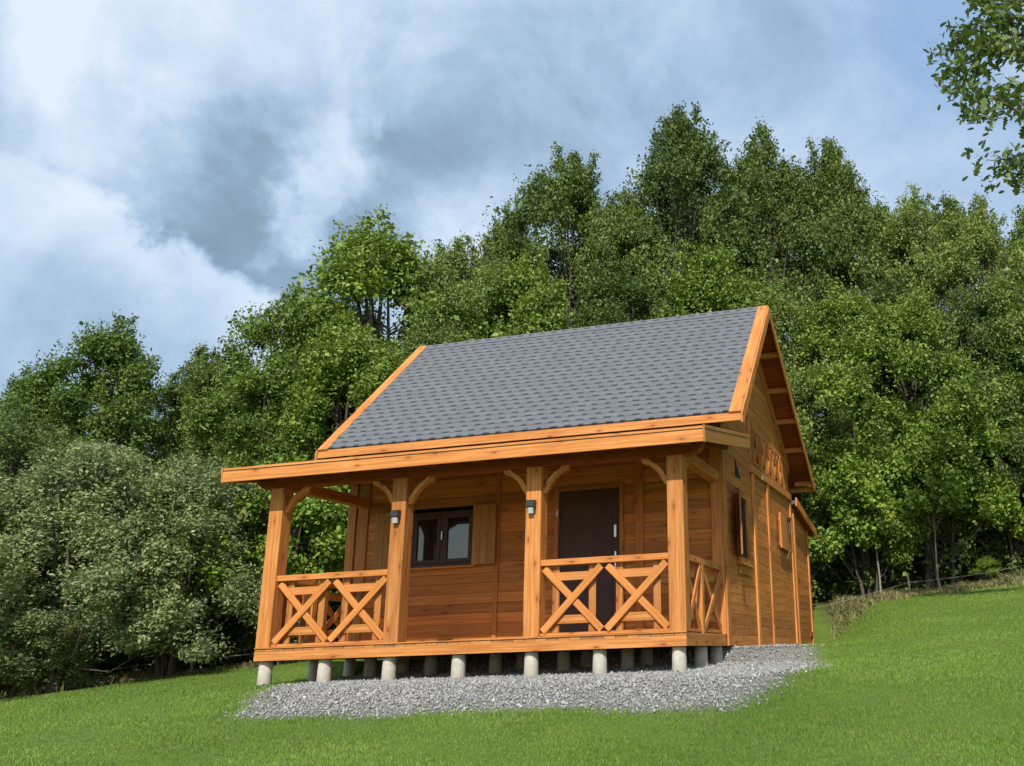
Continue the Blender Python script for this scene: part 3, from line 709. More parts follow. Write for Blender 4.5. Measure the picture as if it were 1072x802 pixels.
# top edging boards, barge boards, eave boards
for x0, x1, xb in ((XO-.17, XO, XO), (XL, XL+.17, XL)):
    xo = 1 if xb > 0 else -1
    mb = MB(); slope_strip(mb, x0, x1, EY-.05, EZ+.022-.05*fs, RY, RZ+.022, .026); part(mb, 'edging_board', 'trim')
    mb = MB(); slope_strip(mb, x0, x1, QY+.03, QZ+.022-.03*rs, RY+.002, RZ+.020, .026); part(mb, 'edging_board', 'trim')
    n1 = V(0, -fs, 1).normalized(); 
    mb = MB(); t = .15
    o1 = .0
    mb.prism([V(xb, EY-.05, EZ-.05*fs-.006), V(xb, RY, RZ-.006), V(xb, RY, RZ-.21), V(xb, EY+.04, EZ+.03*fs-.205), V(xb, EY-.05, EZ-.185)], V(xo*.026, 0, 0), along=(0, 1, fs))
    part(mb, 'barge_board', 'frame')
    mb = MB()
    mb.prism([V(xb, QY+.03, QZ-.03*rs-.006), V(xb, RY+.002, RZ-.006), V(xb, RY+.002, RZ-.19), V(xb, QY-.02, QZ-.17), V(xb, QY+.03, QZ-.15)], V(xo*.026, 0, 0), along=(0, 1, -rs))
    part(mb, 'barge_board', 'frame')
mb = MB(); mb.box(XL+.0, XO-.002, EY-.022, EY+.006, EZ-.155, EZ-.035); part(mb, 'eave_board', 'trim')
mb = MB(); mb.box(XL+.0, XO-.002, QY-.01, QY+.015, QZ-.16, QZ-.05); part(mb, 'eave_board', 'trim')
# rake boards closing the gable siding against the roof
for xa, xb in ((.002, .03), (WL-.03, WL-.002)):
    mb = MB(); mb.prism([V(xa, CD, roof_z(CD)-.24), V(xa, RY, roof_z(RY-.001)-.22), V(xa, RY, roof_z(RY-.001)+.08), V(xa, CD, roof_z(CD)+.07)], V(xb-xa, 0, 0), along=(0, 1, fs)); part(mb, 'rake_board', 'siding')
    mb = MB(); mb.prism([V(xa, RY+.002, roof_z(RY+.001)-.20), V(xa, BY, roof_z(BY)-.20), V(xa, BY, roof_z(BY)+.07), V(xa, RY+.002, roof_z(RY+.001)+.08)], V(xb-xa, 0, 0), along=(0, 1, -rs)); part(mb, 'rake_board', 'siding')
# lookouts / purlin ends under the gable overhangs
for t in (.20, .385, .56, .735, .955):
    yy = RY+(QY-RY)*t; zz = RZ-(QY-RY)*t*rs-.125
    mb = MB(); mb.box(.03, XO-.004, yy-.04, yy+.04, zz-.045, zz+.045); part(mb, 'purlin_end', 'frame')
for t in (.03, .3, .62, .97):
    yy = EY+(RY-EY)*t; zz = EZ+(RY-EY)*t*fs-.15
    mb = MB(); mb.box(.04, XO-.004, yy-.04, yy+.04, zz-.045, zz+.045); part(mb, 'purlin_end', 'soffit')
# closing board between porch roof and main eave
mb = MB(); mb.box(WL, .0, CD-.045, CD-.03, 2.60, 2.96); part(mb, 'frieze_board', 'soffit')

# --- railings
def railing(name, org, ax_, length, panels, cap_ext=0):
    """X-braced railing; org = start, ax_ = unit direction, out = outward normal"""
    ax_ = Vector(ax_); out = V(ax_.y, -ax_.x, 0)
    def pt(s, z, o=0): return Vector(org)+ax_*s+out*o+V(0, 0, z)
    mb = MB(); mb.beam(pt(0, .867), pt(length, .867), .10, .075, out, .006); r = part(mb, 'railing', 'trim')
    mb = MB(); mb.beam(pt(0, .032), pt(length, .032), .06, .036, out, .004); sub(mb, 'bottom_rail', 'frame', r)
    w = length/panels
    for k in range(panels):
        a = k*w+.015; b = (k+1)*w-.015
        ia = a+.105*w/.8; ib = b-.105*w/.8-.0
        mb = MB(); mb.beam(pt(ia, .70, -.010), pt(ib, .70, -.010), .10, .022, (0, 0, 1)); mb.beam(pt(ia, .20, -.010), pt(ib, .20, -.010), .10, .022, (0, 0, 1))
        mb.beam(pt(ia+.05, .055, -.032), pt(ia+.05, .825, -.032), .09, .020, ax_); mb.beam(pt(ib-.05, .055, -.032), pt(ib-.05, .825, -.032), .09, .020, ax_)
        sub(mb, 'inner_frame', 'frame', r)
        for (p, q, o) in (((a+.02, .80), (b-.02, .07), .014), ((a+.02, .07), (b-.02, .80), .038)):
            mb = MB(); mb.beam(pt(p[0], p[1], o), pt(q[0], q[1], o), .085, .022, (0, 0, 1)); sub(mb, 'cross_brace', 'trim', r)
    return r
railing('railing', (-CW+PWD, .08, 0), (1, 0, 0), 3.865*-1+CW-PWD, 2)
railing('railing', (-2.010+PWD, .08, 0), (1, 0, 0), 2.010-PWD-.202, 2)
railing('railing', (-.08, PWD, 0), (0, 1, 0), .90-PWD, 1); railing('railing', (-.08, 1.0, 0), (0, 1, 0), CD-1.04, 1)
railing('railing', (-CW+.08, CD-.04, 0), (0, -1, 0), CD-1.04, 1); railing('railing', (-CW+.08, .90, 0), (0, -1, 0), .90-PWD, 1)
for xx in (-.125, -CW+.03):
    mb = MB(); mb.box(xx, xx+.095, .903, .997, .0, .90); part(mb, 'rail_post', 'trim')

# --- wall lamps on the two middle posts
for xc in (-3.768, -1.918):
    mb = MB(); mb.box(xc-.045, xc+.045, -.02, -.001, 1.47, 1.63, .004); lamp = part(mb, 'wall_lamp', 'lampblack')
    mb = MB(); mb.box(xc-.052, xc+.052, -.085, -.002, 1.535, 1.625, .012); sub(mb, 'lamp_shade', 'lampblack', lamp)
    mb = MB(); mb.box(xc-.036, xc+.036, -.070, -.020, 1.462, 1.535, .010); sub(mb, 'lamp_glass', 'lampglass', lamp)
mb = MB(); mb.box(-2.01+.05, -2.01+.15, -.004, .0, 1.2, 1.3) if False else None

# --- concrete piles
def cyl(r0, r1, z0, z1, n=20):
    vs = []; f = []
    zs = [z0, z0+.02, (z0+z1)/2, z1-.012, z1]; rs_ = [r0*1.03, r0, (r0+r1)/2, r1, r1*.9]
    for z, r in zip(zs, rs_):
        for k in range(n): vs.append((r*math.cos(2*PI*k/n), r*math.sin(2*PI*k/n), z))
    for j in range(len(zs)-1):
        for k in range(n): f.append([j*n+k, j*n+(k+1) % n, (j+1)*n+(k+1) % n, (j+1)*n+k])
    f.append([(len(zs)-1)*n+k for k in range(n)]); f.append([k for k in range(n)][::-1])
    return vs, f
vs1, f1 = cyl(.088, .080, -.50, -.152)
pm = bpy.data.meshes.new('pile'); pm.from_pydata(vs1, [], f1); pm.materials.append(M['concrete'])
for p in pm.polygons: p.use_smooth = len(p.vertices) == 4
for yy in (.14, 1.12, 1.92):
    for xx in (-5.66+.06, -4.74, -3.835, -2.9, -1.95, -1.09, -.13):
        o = bpy.data.objects.new('pile', pm); COL.objects.link(o); o.location = (xx, yy, 0); o.parent = cabin; o.matrix_parent_inverse = Matrix.Translation(-Vector(cabin.location))
        o.rotation_euler.z = xx*3
        if yy < 1:
            cv_, cf_ = cyl(.100, .086, gz(xx, yy)-.03, gz(xx, yy)+.030, 11); cm_ = bpy.data.meshes.new('membrane_collar')
            cm_.from_pydata([(a*(1+.10*math.sin(k*2.3+xx*9)), b*(1+.10*math.sin(k*1.7+xx)), c+.012*math.sin(k*2.9+xx*5)) for k, (a, b, c) in enumerate(cv_)], [], cf_); link('membrane_collar', cm_, M['membrane'], o)

# ------------------------------------------------------------------ trees
def tube(P, R, n=6):
    """tapered tube along points P with radii R -> verts, quads"""
    P = np.array(P, float); R = np.array(R, float); m = len(P)
    T = np.gradient(P, axis=0); T /= np.linalg.norm(T, axis=1)[:, None]+1e-9
    ref = np.array([.31, .95, .05]); A = np.cross(T, ref); A /= np.linalg.norm(A, axis=1)[:, None]+1e-9; B = np.cross(T, A)
    k = np.arange(n)*2*PI/n
    v = P[:, None]+R[:, None, None]*(np.cos(k)[None, :, None]*A[:, None]+np.sin(k)[None, :, None]*B[:, None])
    i = np.arange(m-1)[:, None]*n; j = np.arange(n)[None]
    f = np.stack([i+j, i+(j+1) % n, i+n+(j+1) % n, i+n+j], -1).reshape(-1, 4)
    return v.reshape(-1, 3), f
def join(parts):
    v = []; f = []; o = 0
    for a, b in parts: v.append(a); f.append(b+o); o += len(a)
    return np.concatenate(v), np.concatenate(f)
def leaves(cent, rad, per, size, rg, aspect=.62, flat=.75, droop=.0, twig=.45, up=0.):
    """leaf faces in clumps round cent (k,3) -> verts, quads, tint, clump"""
    k = len(cent); n = k*per
    c = np.repeat(cent, per, 0); r = np.repeat(rad, per)
    d = rg.normal(0, 1, (n, 3)); d /= np.linalg.norm(d, axis=1)[:, None]; q = rg.random(n)**.45
    off = d*(q*r)[:, None]; off[:, 2] *= flat
    pos = c+off
    if twig:   # part of the leaves sit along short twigs that reach out and up from the clump
        nt_ = 7; out = cent*[1, 1, 0]; out /= np.linalg.norm(out, axis=1)[:, None]+1e-6
        td = rg.normal(0, .75, (k, nt_, 3))+out[:, None]*.55+np.array([0, 0, .55+up])[None, None]; td /= np.linalg.norm(td, axis=2)[:, :, None]
        pick = td[np.repeat(np.arange(k), per), rg.integers(0, nt_, n)]; u = rg.random(n)**.8
        tp = c+pick*(u*r*1.7)[:, None]+rg.normal(0, .05, (n, 3)); m_ = rg.random(n) < twig; pos[m_] = tp[m_]
    nr = d*.55+rg.normal(0, .45, (n, 3)); nr[:, 2] += .55; nr /= np.linalg.norm(nr, axis=1)[:, None]
    a = rg.normal(0, 1, (n, 3)); a[:, 2] -= droop; a -= nr*(a*nr).sum(1)[:, None]; a /= np.linalg.norm(a, axis=1)[:, None]; b = np.cross(nr, a)
    s = size*rg.lognormal(0, .25, n)[:, None]; w = s*aspect
    v = np.stack([pos-a*s*.5, pos+b*w*.5+nr*w*.16-a*s*.05, pos+a*s*.5, pos-b*w*.5+nr*w*.16-a*s*.05], 1)
    f = np.arange(4*n).reshape(-1, 4)
    return v.reshape(-1, 3), f, rg.random(n), np.repeat(rg.random(k), per)
def crown(seed, H, R, base=.12, n_cl=330, per=130, size=.11, spires=6, lobes=5, top=.9, prof='tall', lr=.42, aspect=.62, trunk_r=.12, stems=1, flat=.75, upb=0.):
    """returns (trunk mesh, crown mesh); H height, R crown radius"""
    rg = np.random.default_rng(seed)
    lob = rg.uniform(0, 2*PI, lobes); la = rg.uniform(.12, .3, lobes)
    def env(t, th):
        if prof == 'tall': e = np.interp(t, [0, .12, .3, .5, .7, .85, .95, 1], [.35, .75, 1, .98, .82, .55, .3, .12])
        elif prof == 'round': e = np.interp(t, [0, .1, .3, .55, .8, .93, 1], [.5, .85, 1, 1, .78, .45, .15])
        else: e = np.interp(t, [0, .15, .45, .7, .9, 1], [.85, 1, 1, .85, .5, .2])
        for a, b in zip(lob, la): e = e*(1+b*np.cos(th-a)*np.sin(6*t+a*3))
        return e*R
    m = n_cl; t = rg.random(m)**.9; th = rg.uniform(0, 2*PI, m); rr = env(t, th)*(1-.55*rg.random(m)**1.8)
    z = H*(base+(top-base)*t)
    C = np.stack([rr*np.cos(th), rr*np.sin(th), z], 1)
    # group clumps into boughs so that the outline is billowy with gaps
    nb = max(10, m//10); bt = rg.random(nb)**.9; bth = rg.uniform(0, 2*PI, nb); br = env(bt, bth)*.86
    Bc = np.stack([br*np.cos(bth), br*np.sin(bth), H*(base+(top-base)*bt)], 1)
    idx = np.argmin(((C[:, None]-Bc[None])**2).sum(-1), 1); C = C+(Bc[idx]-C)*.56
    rad = lr*rg.uniform(.6, 1.15, m)
    # leading shoots
    sp = []; sr = []; stem = []
    for i in range(spires):
        a = rg.uniform(0, 2*PI); q = R*rg.uniform(.05, .5); hz = H*(1-(q/R)*rg.uniform(.15, .4)); ln = H*rg.uniform(.12, .22)
        b0 = np.array([q*math.cos(a), q*math.sin(a), hz-ln]); tp = b0+np.array([rg.normal(0, .15), rg.normal(0, .15), ln])
        stem.append((b0, tp))
        kk = int(ln/.22)+1
        for j in range(kk):
            u = (j+.3)/kk; sp.append(b0+(tp-b0)*u+rg.normal(0, .10+.18*(1-u), 3)*[1, 1, .3]); sr.append(lr*(.75-.42*u))
    lv = [leaves(C, rad, per, size, rg, aspect, flat, up=upb)]
    if sp: lv.append(leaves(np.array(sp), np.array(sr), max(24, per//2), size*.95, rg, aspect, 1.0))
    V_ = []; F_ = []; T_ = []; K_ = []; o = 0
    for v, f, t_, k_ in lv: V_.append(v); F_.append(f+o); T_.append(t_); K_.append(k_); o += len(v)
    cm = npmesh('crown', np.concatenate(V_), np.concatenate(F_), {'tint': np.concatenate(T_), 'clump': np.concatenate(K_)})
    parts = []
    for s in range(stems):
        a = rg.uniform(0, 2*PI); sx_ = 0 if stems == 1 else .35
        n = 9; zz = np.linspace(-.25, H*.88, n); wob = np.cumsum(rg.normal(0, .05, (n, 2)), 0)*H/8; wob[0] = 0
        spread = (0 if stems == 1 else R*.35)*np.linspace(0, 1, n)
        P = np.stack([wob[:, 0]+math.cos(a)*(sx_*.5+spread), wob[:, 1]+math.sin(a)*(sx_*.5+spread), zz], 1)
        Rr = trunk_r*(1-np.linspace(0, 1, n)*.9); Rr[0] *= 1.5; Rr[1] *= 1.1
        parts.append(tube(P, Rr, 9))
        for j in rg.choice(m, min(m, 46//stems), replace=False):
            c = C[j]; hz = max(.1*H, c[2]-np.hypot(c[0], c[1])*rg.uniform(.5, 1.0)); px_ = np.interp(hz, zz, P[:, 0]); py_ = np.interp(hz, zz, P[:, 1]); r0 = np.interp(hz, zz, Rr)*.45
            p0 = np.array([px_, py_, hz]); mid = (p0+c)/2+np.array([0, 0, -.12*np.linalg.norm(c-p0)])+rg.normal(0, .1, 3); 
            parts.append(tube([p0, (p0+mid)/2, mid, (mid+c)/2+[0, 0, .02], c], [r0, r0*.8, r0*.55, r0*.35, .008], 5))
    for b0, tp in stem: parts.append(tube([[b0[0]*.3, b0[1]*.3, b0[2]*.8], b0, (b0+tp)/2, tp], [.05, .03, .02, .006], 5))
    v, f = join(parts); tm = npmesh('trunk', v, f, smooth=True)
    return tm, cm
KINDS = {
    'maple': dict(H=10, R=2.3, base=.17, n_cl=430, per=174, size=0.092, spires=7, prof='tall'),
    'oak': dict(H=14, R=2.9, base=.12, n_cl=560, per=174, size=0.100, spires=12, prof='round', lr=.46),
    'ash': dict(H=11, R=2.5, base=.17, n_cl=430, per=181, size=0.092, spires=10, prof='round', aspect=.5),
    'willow': dict(H=5.4, R=1.9, base=.04, n_cl=360, per=188, size=0.078, spires=9, prof='bush', aspect=.46, lr=.36, stems=4, trunk_r=.05, upb=.9),
    'hazel': dict(H=4.6, R=1.7, base=.22, n_cl=200, per=159, size=0.092, spires=3, prof='bush', aspect=.8, lr=.36, stems=3, trunk_r=.05),
    'sapling': dict(H=3.4, R=1.0, base=.42, n_cl=60, per=87, size=0.096, spires=1, prof='round', aspect=.85, lr=.30, trunk_r=.028),
}
MATK = {'maple': 'leaf_maple', 'oak': 'leaf_oak', 'ash': 'leaf_ash', 'willow': 'leaf_willow', 'hazel': 'leaf_bright', 'sapling': 'leaf_bright'}
PROTO = {}
def get_proto(kind, var):
    if (kind, var) not in PROTO:
        k = dict(KINDS[kind]); tm, cm = crown(100*list(KINDS).index(kind)+var+1, **k)
        tm.materials.append(M['bark_pale'] if kind == 'sapling' else M['bark']); cm.materials.append(M[MATK[kind]]); PROTO[(kind, var)] = (tm, cm)
    return PROTO[(kind, var)]
def tree(name, kind, var, x, y, H, R, rot, label, cat, group, mat=None, dz=0):
    tm, cm = get_proto(kind, var); k = KINDS[kind]
    e = empty(name, (x, y, gz(x, y)+dz)); e.rotation_euler.z = rot; e.scale = (R/k['R'], R/k['R'], H/k['H'])
    tag(e, label, cat, group)
    link('trunk', tm, None, e); c = link('crown', cm, None, e)
    if mat:
        c.material_slots[0].link = 'OBJECT'; c.material_slots[0].material = M[mat]
    return e
G1 = 'trees of the wood behind the cabin'
TREES = [
 # kind var x y H R label
 ('maple_tree', 'maple', 0, -12.6, 9.0, 9.9, 1.9, 'narrow green tree with a tapering top, first big step up from the left dip', 'tree'),
 ('maple_tree', 'maple', 1, -11.6, 10.8, 12.2, 3.0, 'tall leafy green tree rising directly behind the left end of the cabin roof', 'tree'),
 ('ash_tree', 'ash', 0, -10.3, 12.9, 11.9, 2.6, 'paler tree just right of the tall tree over the left roof edge', 'tree'),
 ('oak_tree', 'oak', 0, -10.4, 16.3, 14.4, 2.1, 'dark tree left of the twin topped oak above the middle of the roof', 'tree'),
 ('oak_tree', 'oak', 1, -8.3, 16.4, 16.3, 2.7, 'dark oak with a broad ragged top above the middle of the cabin roof', 'tree'),
 ('oak_tree', 'oak', 2, -6.3, 15.9, 13.9, 2.2, 'shorter tree filling the notch left of the highest tree of the wood', 'tree'),
 ('oak_tree', 'oak', 0, -4.8, 18.6, 18.3, 3.0, 'highest tree of the wood with a spiky open crown above the roof ridge', 'tree'),
 ('oak_tree', 'oak', 2, -2.0, 19.0, 17.0, 2.7, 'tall oak right beside the highest tree, above the gable', 'tree'),
 ('oak_tree', 'oak', 1, 0.2, 19.3, 15.9, 2.5, 'oak with thin upright shoots at the right shoulder of the high group', 'tree'),
 ('ash_tree', 'ash', 1, 3.2, 18.4, 12.9, 2.5, 'rounded light green tree right of the gap in the skyline', 'tree'),
 ('ash_tree', 'ash', 0, 5.0, 15.6, 10.9, 2.1, 'light green tree below the overhanging oak branch at the right edge', 'tree'),
 ('maple_tree', 'maple', 0, 6.9, 17.2, 11.4, 2.3, 'green tree cut off by the right edge of the view', 'tree'),
 ('maple_tree', 'maple', 1, -17.1, 7.8, 9.2, 1.9, 'darker pointed tree standing highest on the far left', 'tree'),
 ('maple_tree', 'maple', 0, -18.3, 7.0, 7.8, 1.8, 'small pointed tree on the left flank of the far left peak', 'tree'),
 ('oak_tree', 'oak', 2, -16.9, 10.6, 9.0, 1.9, 'dark round tree between the far left peak and the slope of tall trees', 'tree'),
 ('ash_tree', 'ash', 1, -15.6, 4.4, 6.0, 1.6, 'low tree at the far left edge of the view', 'tree'),
 ('ash_tree', 'ash', 0, -14.9, 9.6, 7.6, 1.7, 'pale tree in the lowest dip of the skyline on the left', 'tree'),
 # middle row
 ('maple_tree', 'maple', 1, -12.4, 7.7, 7.2, 1.8, 'bright green tree bulging forward left of the cabin eaves', 'tree'),
 ('maple_tree', 'maple', 0, -11.0, 8.9, 8.6, 2.0, 'dense green tree behind the left porch post', 'tree'),
 ('ash_tree', 'ash', 1, -9.4, 10.6, 8.8, 2.0, 'tree right behind the left roof edge, below the skyline', 'tree'),
 ('maple_tree', 'maple', 1, -8.0, 13.0, 11.0, 2.3, 'green tree behind the left half of the ridge', 'tree'),
 ('oak_tree', 'oak', 1, -5.9, 13.9, 10.6, 2.3, 'dark tree behind the middle of the ridge', 'tree'),
 ('maple_tree', 'maple', 0, -3.2, 14.7, 11.3, 2.5, 'tree right behind the ridge close to the gable', 'tree'),
 ('ash_tree', 'ash', 1, -1.2, 14.4, 9.4, 2.1, 'tree immediately left of the gable point, behind the roof', 'tree'),
 ('maple_tree', 'maple', 1, 0.9, 13.8, 8.8, 2.1, 'green tree immediately right of the gable', 'tree'),
 ('maple_tree', 'maple', 0, 2.5, 13.6, 8.2, 1.9, 'green tree with layered boughs one crown right of the gable', 'tree'),
 ('ash_tree', 'ash', 0, 4.2, 14.8, 8.0, 1.9, 'leafy tree on the wood edge above the fence post', 'tree'),
 ('maple_tree', 'maple', 1, 6.0, 14.9, 8.4, 2.0, 'bright tree on the wood edge at the right border', 'tree'),
]
BACK = [(-20.5, 9.5, 7.5, 2.2), (-19.5, 13, 8, 2.4), (-14.6, 14.5, 9.6, 2.5), (-12.5, 18, 12, 2.8), (-8.8, 20.5, 14.2, 3), (-5.5, 22.5, 16, 3.2), (-2.4, 23.5, 15.5, 3.2), (.9, 23.5, 14.0, 3.1), (4.2, 22.0, 12.6, 2.9), (7.6, 21.5, 12.0, 2.8), (10.5, 19, 11.5, 2.8), (9.6, 15.6, 9.8, 2.3), (12.8, 17, 11, 2.6), (-22, 5, 6.6, 2.2), (-13.6, 11.8, 8.8, 2.1), (-7.2, 18.2, 12.5, 2.6), (1.9, 16.6, 9.4, 2.2), (13.5, 16, 10, 2.6), (16.5, 18, 11, 2.8), (19.8, 17, 10, 2.7), (23.5, 18.5, 10.5, 2.8), (-25, 3.5, 7, 2.4), (-27, 7.5, 8, 2.6), (-30, 3, 7, 2.5)]
RG = random.Random(3)
for i, (nm, kd, vr, x, y, H, R, lab, cat) in enumerate(TREES):
    tree(nm, kd, vr, x, y, H, R, RG.uniform(0, 2*PI), lab, cat, G1)
for i, (x, y, H, R) in enumerate(BACK):
    tree('oak_tree', 'oak', i % 3, x, y, H, R, RG.uniform(0, 2*PI), 'tree deep in the wood, mostly hidden behind the front crowns', 'tree', 'trees deep in the wood')
BUSH = [
 ('willow_shrub', 'willow', 0, -14.6, 2.7, 4.2, 1.9, 'grey green shrub at the left border of the view'),
 ('willow_shrub', 'willow', 1, -12.9, 3.9, 4.7, 2.0, 'largest silvery grey green shrub, in the middle of the left thicket'),
 ('willow_shrub', 'willow', 0, -11.8, 5.3, 4.3, 1.8, 'grey green shrub left of the bright maple bush'),
 ('willow_shrub', 'willow', 1, -14.1, 5.2, 5.0, 1.7, 'tall greyish shrub behind the left thicket'),
 ('willow_shrub', 'willow', 0, -13.6, 3.4, 2.2, 1.3, 'low shrub at the foot of the left thicket'),
 ('hazel_bush', 'hazel', 0, -10.5, 6.6, 4.2, 1.5, 'bright green leafy bush next to the left porch post'),
 ('hazel_bush', 'hazel', 1, 1.1, 12.6, 4.0, 1.4, 'bush of big bright leaves just right of the lean-to'),
 ('hazel_bush', 'hazel', 0, 2.9, 13.3, 4.6, 1.5, 'bush of bright layered leaves around the ivy trunk'),
 ('hazel_bush', 'hazel', 1, 4.6, 13.9, 4.3, 1.5, 'bright bush at the right end of the wood edge'),
]
for nm, kd, vr, x, y, H, R, lab in BUSH:
    tree(nm, kd, vr, x, y, H, R, RG.uniform(0, 2*PI), lab, 'bush', 'bushes along the wood edge')
tree('sapling', 'sapling', 0, 1.35, 12.2, 3.4, 1.0, .4, 'thin pale curved sapling right of the cabin at the wood edge', 'sapling', 'saplings at the wood edge')
tree('sapling', 'sapling', 1, -11.6, 5.5, 2.9, .95, 2.0, 'thin pale sapling in the dark gap left of the cabin', 'sapling', 'saplings at the wood edge')
tree('sapling', 'sapling', 0, 2.75, 12.7, 3.9, 1.0, 3.6, 'sapling with a leafy ivy covered stem behind the wire fence', 'sapling', 'saplings at the wood edge')

# dark undergrowth between the trunks, and weeds along the edge of the lawn
def make_undergrowth():
    rg = np.random.default_rng(77); n = 900
    x = rg.uniform(-24, 14, n); q = rg.random(n); y = edge_y(x)+2.2+7*q
    h = .5+q*3.2; c = np.stack([x, y, ground(x, y)+h*rg.random(n)], 1)
    v, f, t, k = leaves(c, rg.uniform(.4, .8, n), 90, .16, rg, .6, .9)
    n2 = 260; x = rg.uniform(-20, 12, n2); y = edge_y(x)+rg.uniform(.7, 2.6, n2); h = rg.uniform(.1, 1.2, n2); c = np.stack([x, y, ground(x, y)+h*rg.random(n2)], 1)
    v2, f2, t2, k2 = leaves(c, rg.uniform(.22, .45, n2), 70, .10, rg, .7, .9)
    f = np.concatenate([f, f2+len(v)]); v = np.concatenate([v, v2]); t = np.concatenate([t, t2]); k = np.concatenate([k, k2])
    tag(link('undergrowth', npmesh('undergrowth', v, f, {'tint': t, 'clump': k}), M['leaf_oak']), 'dark leafy undergrowth filling the wood between the trunks', 'undergrowth', kind='stuff')
make_undergrowth()
def make_weeds():
    rg = np.random.default_rng(78); n = 34000
    x = rg.uniform(-18, 10, n); wob = .35*np.sin(x*1.9)+.25*np.sin(x*4.3+1); y = edge_y(x)-wob+rg.normal(.25, .5, n)
    k = ~((x > -6.2) & (x < .25)); x, y = x[k], y[k]; n = len(x)
    z = ground(x, y); h = rg.uniform(.03, .22, n)*(.5+.5*np.sin(x*3.1)*np.sin(x*1.3+2)); h = np.abs(h)+.03
    a = rg.uniform(0, 2*PI, n); w = .012+.012*rg.random(n); le = rg.normal(0, .6, (n, 2))*h[:, None]
    P = np.stack([np.stack([x-np.cos(a)*w, y-np.sin(a)*w, z-.01], 1), np.stack([x+np.cos(a)*w, y+np.sin(a)*w, z-.01], 1), np.stack([x+le[:, 0], y+le[:, 1], z+h], 1)], 1)
    tag(link('weeds', npmesh('weeds', P.reshape(-1, 3), np.arange(3*n).reshape(-1, 3), {'tint': rg.random(n)}), M['weed']), 'dry straw coloured weeds along the edge of the meadow', 'weeds', kind='stuff')
make_weeds()
M['stake'] = simple('grey_stake', (.17, .14, .11), .85); M['tape'] = simple('fence_tape', (.30, .30, .29), .6)
def fence(pts, label):
    e = empty('wire_fence', (pts[0][0], pts[0][1], gz(*pts[0]))); tag(e, label, 'fence')
    off = Matrix.Translation(-Vector(e.location)); tops = []
    for i, (x, y) in enumerate(pts):
        z = gz(x, y); vs, f = tube([[x, y, z-.2], [x+.01, y, z+.25], [x-.01, y+.01, z+.52]], [.022, .02, .016], 7)
        f = np.concatenate([f, [[14, 15, 16, 17], [14, 17, 18, 19]]])
        o = link('stake', npmesh('stake', vs, f), M['stake'], e); o.matrix_parent_inverse = off; tops.append((x, y-.025, z+.30))
    P = []
    for a, b in zip(tops, tops[1:]):
        for k in range(8): u = k/8; P.append([a[0]+(b[0]-a[0])*u, a[1]+(b[1]-a[1])*u, a[2]+(b[2]-a[2])*u-.05*math.sin(PI*u)])
    P.append(tops[-1]); vs, f = tube(P, [.0035]*len(P), 5); o = link('wire', npmesh('wire', vs, f), M['tape'], e); o.matrix_parent_inverse = off
fence([(-.9, 11.7), (2.06, 11.75), (4.9, 12.9), (8.2, 13.9)], 'low fence of thin stakes and pale wire along the wood edge right of the cabin')
fence([(-14.6, 2.4), (-11.9, 5.2), (-9.0, 8.0)], 'low wire fence with a thin stake at the wood edge left of the cabin')
tree('shrub', 'hazel', 0, 3.85, 12.8, .62, .30, 1.0, 'small rounded yellow green shrub at the wood edge by the right fence wire', 'shrub', None, mat='leaf_bright')

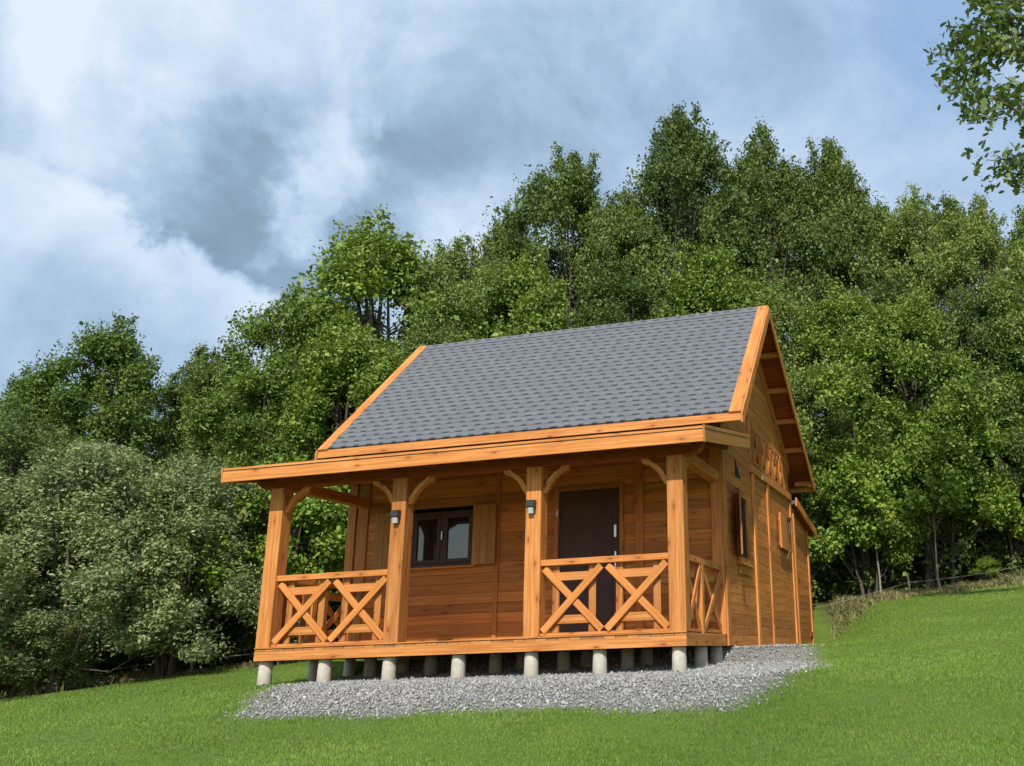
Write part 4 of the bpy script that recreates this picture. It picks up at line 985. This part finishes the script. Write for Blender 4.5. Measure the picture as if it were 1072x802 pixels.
# the oak whose bough hangs into the view at the upper right
def near_oak():
    rg = np.random.default_rng(9); bx, by = 11.2, 3.6; g = gz(bx, by); K = 1.55
    e = empty('oak_tree', (bx, by, g)); tag(e, 'nearby oak whose lobed leaves hang into the sky at the upper right', 'tree')
    def w(px, py, dy=0.): return np.array(CAM)+(np.array([3.33+.0089*(px-975), -1.6+dy, 5.94-.0125*(py-50)])-np.array(CAM))*K
    boughs = [[(1110, 30), (1072, 40), (1040, 36), (1005, 44), (980, 48)], [(1110, 60), (1072, 74), (1030, 66), (1003, 84), (988, 108)], [(1072, 74), (1045, 60), (1030, 66), (1022, 95), (1014, 122)],
              [(1120, 170), (1072, 150), (1045, 128), (1028, 118), (1012, 130)], [(1120, 200), (1072, 182), (1048, 166), (1022, 164)], [(1120, 215), (1085, 200), (1056, 186), (1040, 184)],
              [(1110, 10), (1072, 12), (1045, 8), (1025, 8)], [(1110, 60), (1072, 50), (1030, 22), (1005, 28)], [(1120, 130), (1080, 128), (1060, 112), (1048, 104)], [(1110, 40), (1075, 30), (1050, 22), (1030, 36)], [(1110, -30), (1072, -20), (1030, -25)]]
    parts = [tube([[0, 0, -.3], [.05, 0, 1.2], [-.05, .05, 2.8], [.1, 0, 5.4], [0, .1, 8.5], [.1, 0, 11.4]], [.34, .24, .21, .17, .11, .03], 12)]
    C = []; O = np.array([bx, by, g])
    for i, b in enumerate(boughs):
        dy = rg.uniform(-.35, .45); P = [w(px, py, dy*(1-.4*j/len(b))) - O for j, (px, py) in enumerate(b)]
        st = np.array([.05, 0, 5.2+.5*(i % 6)]); P = [st, st*.55+P[0]*.45+[0, 0, .15]]+P
        Q = [P[0]]
        for a_, b_ in zip(P, P[1:]):
            for u in (.25, .5, .75, 1.): Q.append(a_+(b_-a_)*u+rg.normal(0, .018, 3)*(u < 1))
        parts.append(tube(Q, np.linspace(.055, .004, len(Q)), 6))
        for q in Q[8:]:
            for _ in range(2): C.append(q+rg.normal(0, .09, 3))
        for q in Q[9::2]:
            d = rg.normal(0, .24, 3)+[-.05, 0, -.12]; parts.append(tube([q, q+d*.6, q+d], [.005, .004, .002], 4)); C += [q+d, q+d*.7]
    C = np.array(C); per = 5; n = len(C)*per; c = np.repeat(C, per, 0)+rg.normal(0, .095, (n, 3))
    # lobed leaf outline (length 1, along a)
    prof = np.array([(0, 0), (.12, .05), (.22, .17), (.32, .09), (.44, .25), (.55, .12), (.68, .27), (.78, .13), (.90, .17), (1, 0), (.90, -.17), (.78, -.13), (.68, -.27), (.55, -.12), (.44, -.25), (.32, -.09), (.22, -.17), (.12, -.05)])
    nr = rg.normal(0, .6, (n, 3)); nr[:, 2] += .7; nr /= np.linalg.norm(nr, axis=1)[:, None]
    a = rg.normal(0, 1, (n, 3)); a -= nr*(a*nr).sum(1)[:, None]; a /= np.linalg.norm(a, axis=1)[:, None]; b = np.cross(nr, a); s = .150*rg.lognormal(0, .2, n)
    V_ = c[:, None]+(a[:, None]*(prof[None, :, 0, None]-.5)+b[:, None]*prof[None, :, 1, None]+nr[:, None]*(np.abs(prof[None, :, 1, None])*.25-.12*(prof[None, :, 0, None]-.5)**2))*s[:, None, None]
    k = len(prof); F1 = np.arange(n*k).reshape(n, k)
    # the rest of the crown, beyond the right border
    m = 420; th = rg.uniform(0, 2*PI, m); q = rg.random(m)**.5; zc = rg.uniform(3.6, 12.2, m); rr = 2.9*q*np.sin(np.clip((zc-2.8)/9.8, 0, 1)*PI)**.6
    C2 = np.stack([rr*np.cos(th), rr*np.sin(th), zc], 1); v2, f2, t2, k2 = leaves(C2, rg.uniform(.3, .55, m), 70, .11, rg, .6)
    for j in rg.choice(m, 40, replace=False): parts.append(tube([[0, 0, max(2.2, C2[j][2]-1.2)], C2[j]*[.5, .5, 1]-[0, 0, .35], C2[j]], [.05, .03, .008], 5))
    v, f = join(parts); link('trunk', npmesh('trunk', v, f, smooth=True), M['bark'], e)
    link('crown', npmesh('crown', v2, f2, {'tint': t2, 'clump': k2}), M['leaf_oak'], e)
    me = npmesh('bough_leaves', V_.reshape(-1, 3), F1, {'tint': rg.random(n), 'clump': rg.random(n)}); link('bough_leaves', me, M['leaf_ash'], e)
near_oak()
